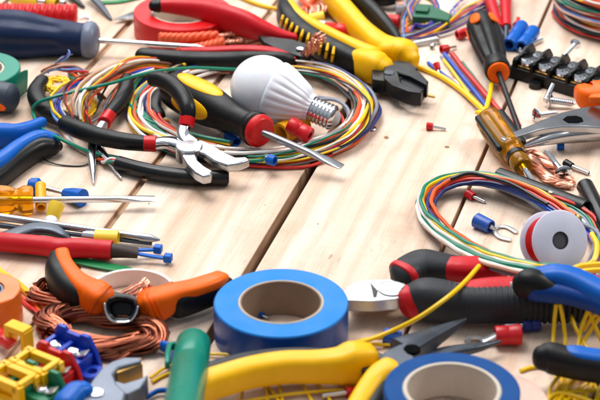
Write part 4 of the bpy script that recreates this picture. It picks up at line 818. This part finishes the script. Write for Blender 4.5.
ferrule('ferrule', 'red ferrule alone on bare wood left of the amber screwdriver', RED, (426.5, 126, 2.3), (433, 126.5, 2.3), (446, 129.3, 1), rb=2.3)
ferrule('ferrule', 'red ferrule inside the right wire coil with pin to the lower right', RED, (467, 193, 2.6), (474, 197, 2.4), (485, 202, 1), rb=2.6, rt=1.0)
ferrule('ferrule', 'black ferrule with bent pin right of the copper braid', BLK, (565, 162.5, 2.3), (572.5, 166.5, 2.2), (589, 173.5, 1.2), rb=2.3, rt=1.25)
# red probes
for (a, b_, t, lb) in (((486, -12, 7), (499, 28, 5), (506, 38, 2), 'red insulated test lead tip, left one of two near the top edge'), ((505, -12, 7), (506.5, 27, 5), (506, 40, 2), 'red insulated test lead tip, right one of two near the top edge')):
    root = T('test_lead', lb, 'test lead', 'red test lead tips'); A, B, C = P(*a), P(*b_), P(*t)
    part('insulation', REDR, root, lambda q: cyl(q, A, B, 4.4, 3.0)); part('metal_tip', STEELG, root, lambda q: cyl(q, B, C, 2.0, 1.0))
tag(part('strain_relief', RED, None, lambda q: q.lathe(P(516, 25, 3), P(518, 19, 4), [(0, .1), (0, 2.2), (4, 1.4), (7, .8), (9, 1.4), (9, .1)], 20)), 'tiny red ferrule behind the left blue crimp near the top', 'ferrule')
for a, b_, c, lb in (((509, 45, 4.5), (522, 26, 5), (503, 53, 3), 'blue crimp sleeve, left of the pair above the black terminal strip'), ((521, 47, 4.5), (533.5, 31, 5), (512, 52, 3), 'blue crimp sleeve, right of the pair above the black terminal strip')):
    crimp(lb, BLU, a, b_, 4.4, None, group='blue crimp sleeve pair')
screw('screw', 'slim steel stud lying between the blue crimps and the terminal strip', (520, 50, 2), (543, 38, 2), rh=1.8, r=1.7, slot=False)
screw('screw', 'zinc screw leaning on the back of the black terminal strip', (575.5, 44, 9), (562, 58, 7), rh=3.6, r=1.6)
# big coil top right
root = T('wire_coil', 'thick stacked coil of multicoloured wires at the top right corner', 'wire coil', 'wire coils')
cc = P(632, 17, 0); allc = ['green', 'orange', 'red', 'yellow', 'sky', 'navy', 'white', 'tan', 'black', 'brown']
for lv in range(8):
    coil(root, cc, 50 - 1.5 * (lv in (0, 7)), [allc[(lv * 3 + i) % 10] for i in range(7)], z0=2.8 + lv * 3.3, spread=3.2, r=.75, turns=1.02, seed=40 + lv, jit=1.7, zs=1.1)
coil(root, cc, 44, allc, z0=14, spread=6, r=1.0, turns=1.02, seed=55, jit=2, zs=1.6)
# black terminal strip
root = T('terminal_strip', 'black barrier terminal strip with two rows of chrome screws', 'terminal strip')
e1 = P(581, 75, 13) - P(528, 59, 13); e1.z = 0; pit = e1.length / 3; e1.normalize(); e2 = V((-e1.y, e1.x, 0)); O = P(528, 59, 13); O.z = 0; Z = V((0, 0, 1))
LL = lambda a, b_, z: O + e1 * a + e2 * b_ + Z * z; h2 = (P(537, 53, 13) - P(528, 59, 13)).length
part('base', BLK, root, lambda q: q.box(LL(pit * 2, h2 * .5, 4), e1 * (pit * 2.75), e2 * (h2 * .5 + 6.5), Z * 4), bev=.5)
part('ledge', BLK, root, lambda q: q.box(LL(pit * 2, h2 * .5, 9.5), e1 * (pit * 2.72), e2 * 2.6, Z * 3), bev=.4)
for i in range(6):
    part('barrier', BLK, root, lambda q: q.extr([LL(pit * (i - .5) - .9, a, z) for a, z in ((-6.6, 0), (-6.6, 12), (-5, 14), (h2 * .5 - 4, 14.2), (h2 * .5 + 1, 17), (h2 + 3, 17), (h2 + 6.6, 12), (h2 + 6.6, 0))], e1 * 1.8), bev=.3)
for i in range(5):
    for b_ in (0, h2):
        part('clamp_plate', BRASS if b_ == 0 else SATIN, root, lambda q: q.box(LL(pit * i, b_, 8.6), e1 * 4.8, e2 * 4.6, Z * .6), bev=.3)
        hd = part('screw', CHROME, root, lambda q: q.lathe(LL(pit * i, b_, 9), LL(pit * i, b_, 14), [(0, .1), (0, 3.4), (1.4, 3.4), (1.4, 4.9), (2.8, 4.9), (3.9, 3.9), (4.2, .1)], 28))
        part('slot', STEELD, hd, lambda q: (q.box(LL(pit * i, b_, 13), (e1 + e2 * .4) * 2.6, (e2 - e1 * .4) * .4, Z * .12), q.box(LL(pit * i, b_, 13), (e2 - e1 * .4) * 2.6, (e1 + e2 * .4) * .4, Z * .11)), flat=True)
part('foot', BLK, root, lambda q: cyl(q, LL(pit * .9, -8, 0), LL(pit * .9, -8, 4), 4.2))
# screws & orange handle
screw('bolt', 'chrome bolt lying in front of the terminal strip behind the orange handle', (549, 100, 5), (576, 104, 3), rh=4.8, r=2.3)
tag(part('pin', CHROME, None, lambda q: cyl(q, P(545.5, 101, 4), P(553, 85, 8), 1.7)), 'small chrome pin standing across the bolt head', 'pin')
screw('screw', 'countersunk chrome screw lying under the long nose jaws', (536, 115.5, 4), (558, 113, 2), rh=4.4, r=1.8)
screw('screw', 'phillips screw with its head facing forward on the copper braid', (563.5, 174, 5), (545, 151, 4), rh=5.2, r=1.9, shank=12)
root = T('long_nose_pliers', 'polished long nose pliers with orange handle reaching in from the right', 'pliers')
handle(root, 'handle', ORG, [(582, 92, 14, 5, 5), (590, 97, 14, 8, 7), (600, 97, 14, 10, 8.5), (625, 99, 14, 11, 9)], ex=4)
handle(root, 'inlay', ORG, [(592, 98, 21, 3, 2), (604, 97, 23, 4, 2), (622, 97, 24, 4, 2)], ex=4)
PS = mat('polished_steel', 'b4b6ba', .2, metal=1, bump=0, var=.03)
part('upper_jaw', PS, root, lambda q: (q.slab([(500.5, 138), (505, 134.5), (532, 124), (560, 112.5), (585, 106.5), (612, 104), (612, 128), (585, 126), (562, 126), (540, 129), (505, 140)], 17, 12.5)), bev=.8)
part('lower_jaw', PS, root, lambda q: q.sweep(sm(W([(518, 148.3, 9, .9, .9), (535, 142.5, 9.5, 2.6, 2.2), (555, 137, 10, 4.4, 3.8), (575, 133.5, 9, 6, 5), (600, 130, 9, 7, 5.4), (625, 126, 9, 7, 5.4)]), 6), ex=2.6))
part('joint_hollow_shade', HOLE, root, lambda q: q.slab([(562.5, 119.5), (567, 116), (576, 115.5), (582, 117.5), (583.5, 121.5), (578, 123.2), (568, 123)], 17.08, 14), flat=True)  # flat dark slab on an uncut jaw, painted as the hollow's shade
tag(part('cable_bead', BLU, None, lambda q: cyl(q, P(557, 146, 2.4), P(564, 146, 2.4), 2.4)), 'small dark blue bead under the long nose pliers', 'bead')
# copper braid
root = T('copper_braid', 'loose bare copper braid looping between the amber screwdriver and the black tube', 'copper wire')
for off, tw in ((0, 0), (2.1, 1.5), (-2, 3)):
    strands(root, 'copper_strands', [(518, 154, 3), (530, 158 + off * .4, 6), (538, 168 + off, 3), (548, 178 + off, 3), (562, 183 + off * .5, 2.5), (572, 186, 1.5)], 24, 1.9, .5, twist=2.2, seed=60 + int(tw))
strands(root, 'copper_strands', [(524, 152, 2), (538, 154, 5), (550, 166, 3), (566, 176, 3), (573, 184, 2)], 22, 2.0, .5, twist=2.5, seed=66)
# black tubes
root = T('cable_tube', 'black tube sleeve running under the right wire coil with open end', 'tube', 'black tube sleeves')
A, B = P(498, 176, 6), P(586, 209, 6); part('sleeve', TUBE, root, lambda q: tubeh(q, A, B, 5, 3.8))
root = T('cable_tube', 'short black tube sleeve leaning beside the white spool at the right edge', 'tube', 'black tube sleeves')
A, B = P(585, 186, 5), P(610, 236, 5); part('sleeve', TUBE, root, lambda q: tubeh(q, A, B, 4.8, 3.6)); part('end_plug', BLK, root, lambda q: q.lathe(A, B, [(-.5, .1), (-.4, 3.6), (0, 4.4), (2, 4.6), (2, .1)], 28))
# right coil
root = T('wire_coil', 'oval coil of coloured wires lying beside the white spool', 'wire coil', 'wire coils')
wires(root, [(572, 222, 8), (552, 206, 10), (528, 192, 10), (500, 182, 9), (475, 178, 8), (450, 181, 7), (431, 191, 6), (425, 206, 5), (433, 222, 6), (452, 239, 9), (478, 254, 15), (505, 264, 20), (535, 270, 22), (562, 272, 20)], ['orange', 'green', 'grey', 'navy', 'yellow', 'white', 'red', 'green', 'yellow', 'blue', 'white', 'orange', 'grey', 'green', 'navy', 'tan'], spread=5.6, r=1.15, twist=.4)
wires(root, [(560, 274, 4), (585, 272, 4), (600, 256, 4), (600, 236, 4), (588, 216, 5), (568, 203, 7), (548, 195, 8)], ['orange', 'navy', 'white', 'green', 'yellow', 'red', 'grey'], spread=4.2, r=1.1, twist=.4)
wires(root, [(450, 179, 12), (470, 174, 14), (495, 178, 14), (520, 188, 13), (548, 205, 12)], ['black'], spread=.1, r=1.2)
# blue fork terminal
root = T('fork_terminal', 'blue insulated fork terminal lying inside the right wire coil', 'terminal')
A, B = P(476, 220, 4), P(491, 227, 3.6); part('barrel', mat('steel_blue_plastic', '1f50a8', .4), root, lambda q: tubeh(q, A, B, 4.1, 3, taper=.9))
part('neck', SATIN, root, lambda q: q.sweep(W([(490, 226, 3.2, 2, 1.6), (495, 229, 1.6, 2.2, .6)]), rnd=False))
def fn(q):
    for pts in ([(494, 229, 1.2), (499, 226.5, 1), (507, 227, 1), (517, 232.5, 1)], [(494, 230, 1.2), (497, 235, 1), (502, 238, 1), (511, 240, 1)]):
        q.sweep([p + (1.3, .5) for p in sm(W(pts), 6)], ex=4, rnd=False, seg=12)
part('fork', SATIN, root, fn)
# grey/red nippers
root = T('diagonal_nippers', 'satin steel diagonal nippers with grey ribbed handles trimmed in red', 'nippers')
part('head', SATIN, root, lambda q: q.slab([(343, 292), (347, 286.5), (356, 281.5), (372, 279.5), (390, 279), (404, 283), (412, 289), (409, 294), (396, 299), (372, 301), (346, 300)], 15, 8.6), bev=.6)
part('head_side', BRASS, root, lambda q: q.slab([(346, 293), (352, 286), (390, 283), (408, 289), (405, 294), (394, 298.6), (372, 300.5), (348, 299.5)], 8.7, 5), bev=.3)  # lower side of the steel head, brass colour paints its reflection
part('pivot', SATIN, root, lambda q: q.lathe(V(P(392, 289, 15)), V(P(392, 289, 15)) + V((0, 0, 1)), [(0, .1), (0, 7.0), (.3, 7.0), (.4, 6.8), (.4, 4.8), (.6, 4.6), (.6, .1)], 48), angle=5)
pc = P(392, 289, 15)
part('pivot_groove', STEELG, root, lambda q: [q.wire([(pc.x + rr * math.cos(a * .1745), pc.y + rr * math.sin(a * .1745), 15.42) for a in range(36)], .16, loop=True) for rr in (6.9, 4.2)])
part('cutting_notch', BLK, root, lambda q: q.slab([(370, 282), (378, 291), (376.5, 297), (373.5, 297.5)], 15.1, 14), flat=True)
handle(root, 'handle', GREY, [(405, 275, 12, 8.4, 7), (412, 270, 12.5, 9, 7), (424, 266, 13, 9.5, 7.4), (440, 267, 13, 8, 6.6), (460, 269, 12, 7, 6), (490, 269, 11, 7, 6)], ex=2.6)
part('trim', REDR, root, lambda q: q.sweep(sm(W([(401.5, 277.5, 11.5, 8.6, 7), (403, 276.4, 11.7, 9.2, 7.4), (406, 274.3, 12, 9.2, 7.4)]), 3), ex=2.6, rnd=False, seg=28), bev=1)
handle(root, 'trim', REDR, [(450, 268.5, 13.4, 6.4, 5.6), (465, 269.5, 13, 7.2, 6), (490, 269, 12, 7.2, 5.8), (500, 269, 11, 6, 5)], ex=2.6)
handle(root, 'handle', GREY, [(411, 301.5, 11, 7, 8.6), (424, 299.5, 12, 9.4, 10.4), (440, 301, 12, 9.6, 10.4), (460, 303.5, 12, 9, 9.6), (500, 304, 12, 8.8, 9.2), (560, 302, 12, 8.8, 9.2), (620, 301, 12, 8.8, 9.2)], ex=2.5)
handle(root, 'trim', REDR, [(409.2, 303, 10.5, 6, 8), (411.2, 302.5, 11, 7.4, 9)], ex=2.5)
handle(root, 'trim', REDR, [(460, 292, 18, 6, 3.4), (485, 288.5, 18, 7, 4), (510, 287, 18, 7, 4), (560, 286, 18, 7, 4), (620, 286, 18, 7, 4)], ex=2.4)
for i in range(26):
    x = 442 + i * 5.6; y = 301.2 + 2.6 * min(1, i / 4) - .7 * max(0, (i - 10) / 16); ka = 9.0 + .7 * max(0, 1 - i / 4)
    part('grip_rib', GREY, root, lambda q: q.sweep(sm(W([(x, y, 12, ka - .4, ka), (x + .9, y, 12, ka + .05, ka + .5), (x + 2.7, y, 12, ka + .05, ka + .5), (x + 3.6, y, 12, ka - .4, ka)]), 2), ex=2.5, rnd=False, seg=28))
tag(part('label_tag', WHT, None, lambda q: q.box(P(513.5, 290, 19), V((1.6, 0, 0)), V((-.6, 1, 0)), V((.4, 0, 4))), bev=.2), 'tiny white tag on the ribbed grey handle beside the blue grip', 'tag')
# white spool
root = T('wire_spool', 'white plastic spool of red wire standing on edge over the coil', 'spool')
nrm = V((.34, -.80, .48)).normalized(); C = P(560.5, 240.5, 19)
part('front_flange', WHTS, root, lambda q: q.lathe(C, C - nrm, [(0, 4.6), (.0, 15.0), (.4, 15.6), (1.2, 15.6), (1.6, 15), (1.6, 4.6)], 72, closed=True))
part('back_flange', WHTS, root, lambda q: q.lathe(C, C - nrm, [(14, 4.6), (14, 15.0), (14.4, 15.5), (15.2, 15.5), (15.6, 15), (15.6, 4.6)], 72, closed=True))
part('hub', GREY, root, lambda q: q.lathe(C, C - nrm, [(.3, 3.9), (.3, 5.0), (15.4, 5.0), (15.4, 3.9)], 40, closed=True))
part('wound_wire', REDT, root, lambda q: q.lathe(C, C - nrm, [(1.6, 5.2)] + [(1.6 + .31 * j, 12.8 + (.25 if j % 2 else -.15)) for j in range(40)] + [(13.9, 5.2)], 56, closed=True))
part('bore_shade', mat('bore_shade_grey', '4a4a52', .6), root, lambda q: q.lathe(C, C - nrm, [(.9, .1), (.9, 4.2), (6.5, 4.2), (6.5, .1)], 32))  # solid plug, its dark grey stands in for the shaded bore
# yellow loops right
root = T('yellow_wire_loops', 'thick yellow wires curling out behind the white spool at the right edge', 'wires', 'yellow wire tangles')
for pts in ([(592, 234, 10), (597, 246, 10), (594, 260, 8), (584, 268, 6)], [(568, 271, 18), (582, 266, 18), (602, 264, 16)], [(572, 276, 18), (586, 271, 18), (604, 270, 16)]): ywire(root, pts, 1.5)
root = T('wire_bundle', 'short blue and white wires bending round the right side of the spool', 'wire bundle', 'loose wire bundles')
wires(root, [(580, 222, 4), (596, 236, 4), (602, 256, 4), (590, 276, 4)], ['blue', 'white', 'green', 'grey', 'yellow', 'purple'], spread=4, r=1.1, twist=.3)
# blue plier handles
root = T('blue_handled_pliers', 'blue and black plier handles entering from the right over the grey handle', 'pliers')
handle(root, 'handle', BLU, [(535, 277.5, 30, 5, 4), (550, 276.5, 31, 6.2, 5.4), (566, 278.5, 31, 6.4, 6), (582, 285, 30, 6.4, 6.4), (600, 294, 29, 6.4, 6.4), (625, 306, 28, 6.4, 6.4)], ex=2.6)
handle(root, 'grip', RUB, [(521, 286, 27, 4.6, 6.4), (528, 284.5, 28, 6.2, 7.6), (536, 285, 28, 6.4, 7.4), (546, 288, 27, 6, 6.2), (558, 293, 25.6, 5, 5)], ex=2.4)
handle(root, 'underside', mat('deep_blue_plastic', '0a3c88', .4, spec=.25), [(534, 290, 26, 5.4, 5), (552, 291, 26, 6, 5.4), (572, 294, 26, 6, 5), (600, 303, 25, 6, 5), (625, 316, 25, 6, 5)], ex=2.6)
handle(root, 'grip', RUB, [(541, 358, 16, 4.6, 6), (550, 358, 16, 6.2, 7.4), (566, 362, 15.5, 6.4, 7.2), (585, 366, 15, 6.4, 7), (620, 371, 15, 6.4, 7)], ex=2.5)
handle(root, 'handle', BLU, [(562, 349, 21, 2, 1.2), (575, 352, 21, 4.4, 2.4), (590, 355.5, 20.5, 4.8, 2.8), (620, 360, 20, 5, 3.2)], ex=2.4)
root = T('yellow_wire_tangle', 'loose tangle of yellow wire at the bottom right under the blue pliers', 'wires', 'yellow wire tangles')
rnd = random.Random(77)
for pts in ([(556, 304, 21), (555, 314, 16), (554, 326, 10), (553, 345, 4), (556, 380, 1.5), (560, 405, 1.2)], [(560, 304, 21), (562, 314, 16), (564, 326, 10), (565, 345, 4), (562, 380, 1.5), (566, 408, 1.2)],
            [(591, 304, 24), (585, 318, 16), (580, 334, 9), (577, 356, 3)], [(606, 310, 20), (596, 322, 14), (586, 338, 7), (578, 352, 4)], [(588, 306, 22), (593, 322, 14), (599, 336, 8), (606, 350, 4)], [(584, 330, 8), (592, 318, 16), (600, 314, 19), (610, 324, 14)],
            [(520, 371, 1), (535, 367, 1), (560, 366, 1.5)], [(552, 404, 1.2), (566, 388, 2), (590, 372, 3)], [(560, 408, 1.2), (580, 388, 2.4), (604, 372, 3)], [(574, 406, 1.2), (592, 385, 2), (606, 364, 2)],
            [(584, 410, 1.2), (589, 388, 2.6), (602, 376, 2)], [(548, 396, 1), (572, 392, 3), (604, 390, 2)], [(555, 392, 1.4), (568, 380, 3), (578, 372, 3)], [(594, 408, 1), (600, 388, 3), (606, 380, 3)], [(566, 376, 2), (570, 392, 2), (580, 408, 1.2)],
            [(548, 402, 1.2), (552, 385, 4), (566, 372, 6), (584, 372, 4), (596, 388, 2), (602, 404, 1.2)], [(570, 300, 12), (574, 325, 8), (590, 350, 5), (606, 352, 3)], [(558, 402, 1.5), (575, 380, 5), (596, 378, 5), (606, 392, 3)], [(540, 410, 1), (556, 394, 3), (582, 398, 3), (604, 408, 1.5)]): ywire(root, pts, 1.0)
# ring terminal red + blue
root = T('ring_terminal', 'red insulated ring terminal in front of the grey ribbed handle', 'terminal')
A, B = P(495, 335.5, 6), P(521, 334.5, 6); L = (B - A).length
part('barrel', RED, root, lambda q: q.lathe(A, B, [(0, 3.4), (0, 4.3), (.5, 4.6), (L * .45, 4.7), (L * .5, 4.4), (L * .55, 4.8), (L - .4, 5.1), (L, 4.8), (L, 3.8), (L * .5, 3.2)], 36, closed=True))
part('neck', SATIN, root, lambda q: q.sweep(W([(497, 336, 4.5, 2.4, 1.8), (488, 338.5, 3, 2.6, .8), (482, 340.5, 2.4, 2.6, .6)]), rnd=False, ex=3))
c = P(475, 341.5, 2); part('ring', SATIN, root, lambda q: roll(q, c, 5.2, 2.7, 1.6, .9, seg=40))
crimp('dark blue crimp lying behind the red ring terminal', mat('navy_blue_plastic', '142c80', .4), (522, 325, 4), (540, 324, 4), 3.6, ((504, 326, 4), (523, 325, 4)), group=None)
# little extras at the top edge
root = T('side_cutters', 'dark tool grip with red patch at the top edge right of the yellow handles', 'pliers')
handle(root, 'grip', RUB, [(366, -10, 8, 6, 6), (382, -3, 8, 6, 6), (398, -4, 8, 5, 5)]); handle(root, 'inlay', REDT, [(352, -8, 8, 4, 4), (362, -2, 8, 4, 4), (368, 2, 7, 3, 3)])
root = T('cable_plug', 'clear plastic plug at the top edge beside the pastel wires', 'plug')
part('body', mat('clear_grey_plastic', 'c8c8d4', .2, trans=.5, bump=0), root, lambda q: q.slab([(394, -6), (406, -6), (407, 5), (396, 6)], 7, 0.5), bev=1); part('contacts', COPPER, root, lambda q: q.slab([(397, 0), (404, 0), (404, 4), (397, 4)], 7.6, 6.8), bev=.2)
root = T('wire_connector', 'orange and copper wire joint between the two cutter handles at the top', 'connector')
part('insulation', mat('orange_red_insulation', 'e8562a', 0.4), root, lambda q: [q.sweep(sm([p + (2, 2) for p in W(pp)], 6)) for pp in ([(292, 6, 5), (302, 10, 6), (310, 4, 6), (318, -6, 5)], [(298, -6, 5), (306, 4, 8), (316, 10, 6)])])
strands(root, 'copper_strands', [(300, 18, 3), (312, 12, 6), (322, 6, 6), (332, 0, 4)], 40, 5, .42, seed=81, fray=.5)
root = T('wire_connector', 'small pale yellow plug sleeve between the cutter handles', 'connector')
part('sleeve', YELP, root, lambda q: tubeh(q, P(306, 20, 4), P(324, 16, 6), 3.6, 2.4)); part('collar', WHT, root, lambda q: tubeh(q, P(314, 24, 4), P(326, 25, 5), 2.6, 1.8))
root = T('yellow_wire', 'pale yellow wire crossing the seam at the top centre', 'wire'); ywire(root, [(232, -6, 1.5), (252, 2, 1.5), (266, 6.5, 1.5), (281, 9.5, 1.5)], 1.3)
tag(part('heat_shrink_piece', RED, None, lambda q: tubeh(q, P(356, -4, 4), P(362, 4, 4), 3, 2)), 'small red sleeve at the top edge above the yellow handles', 'sleeve')
finish()
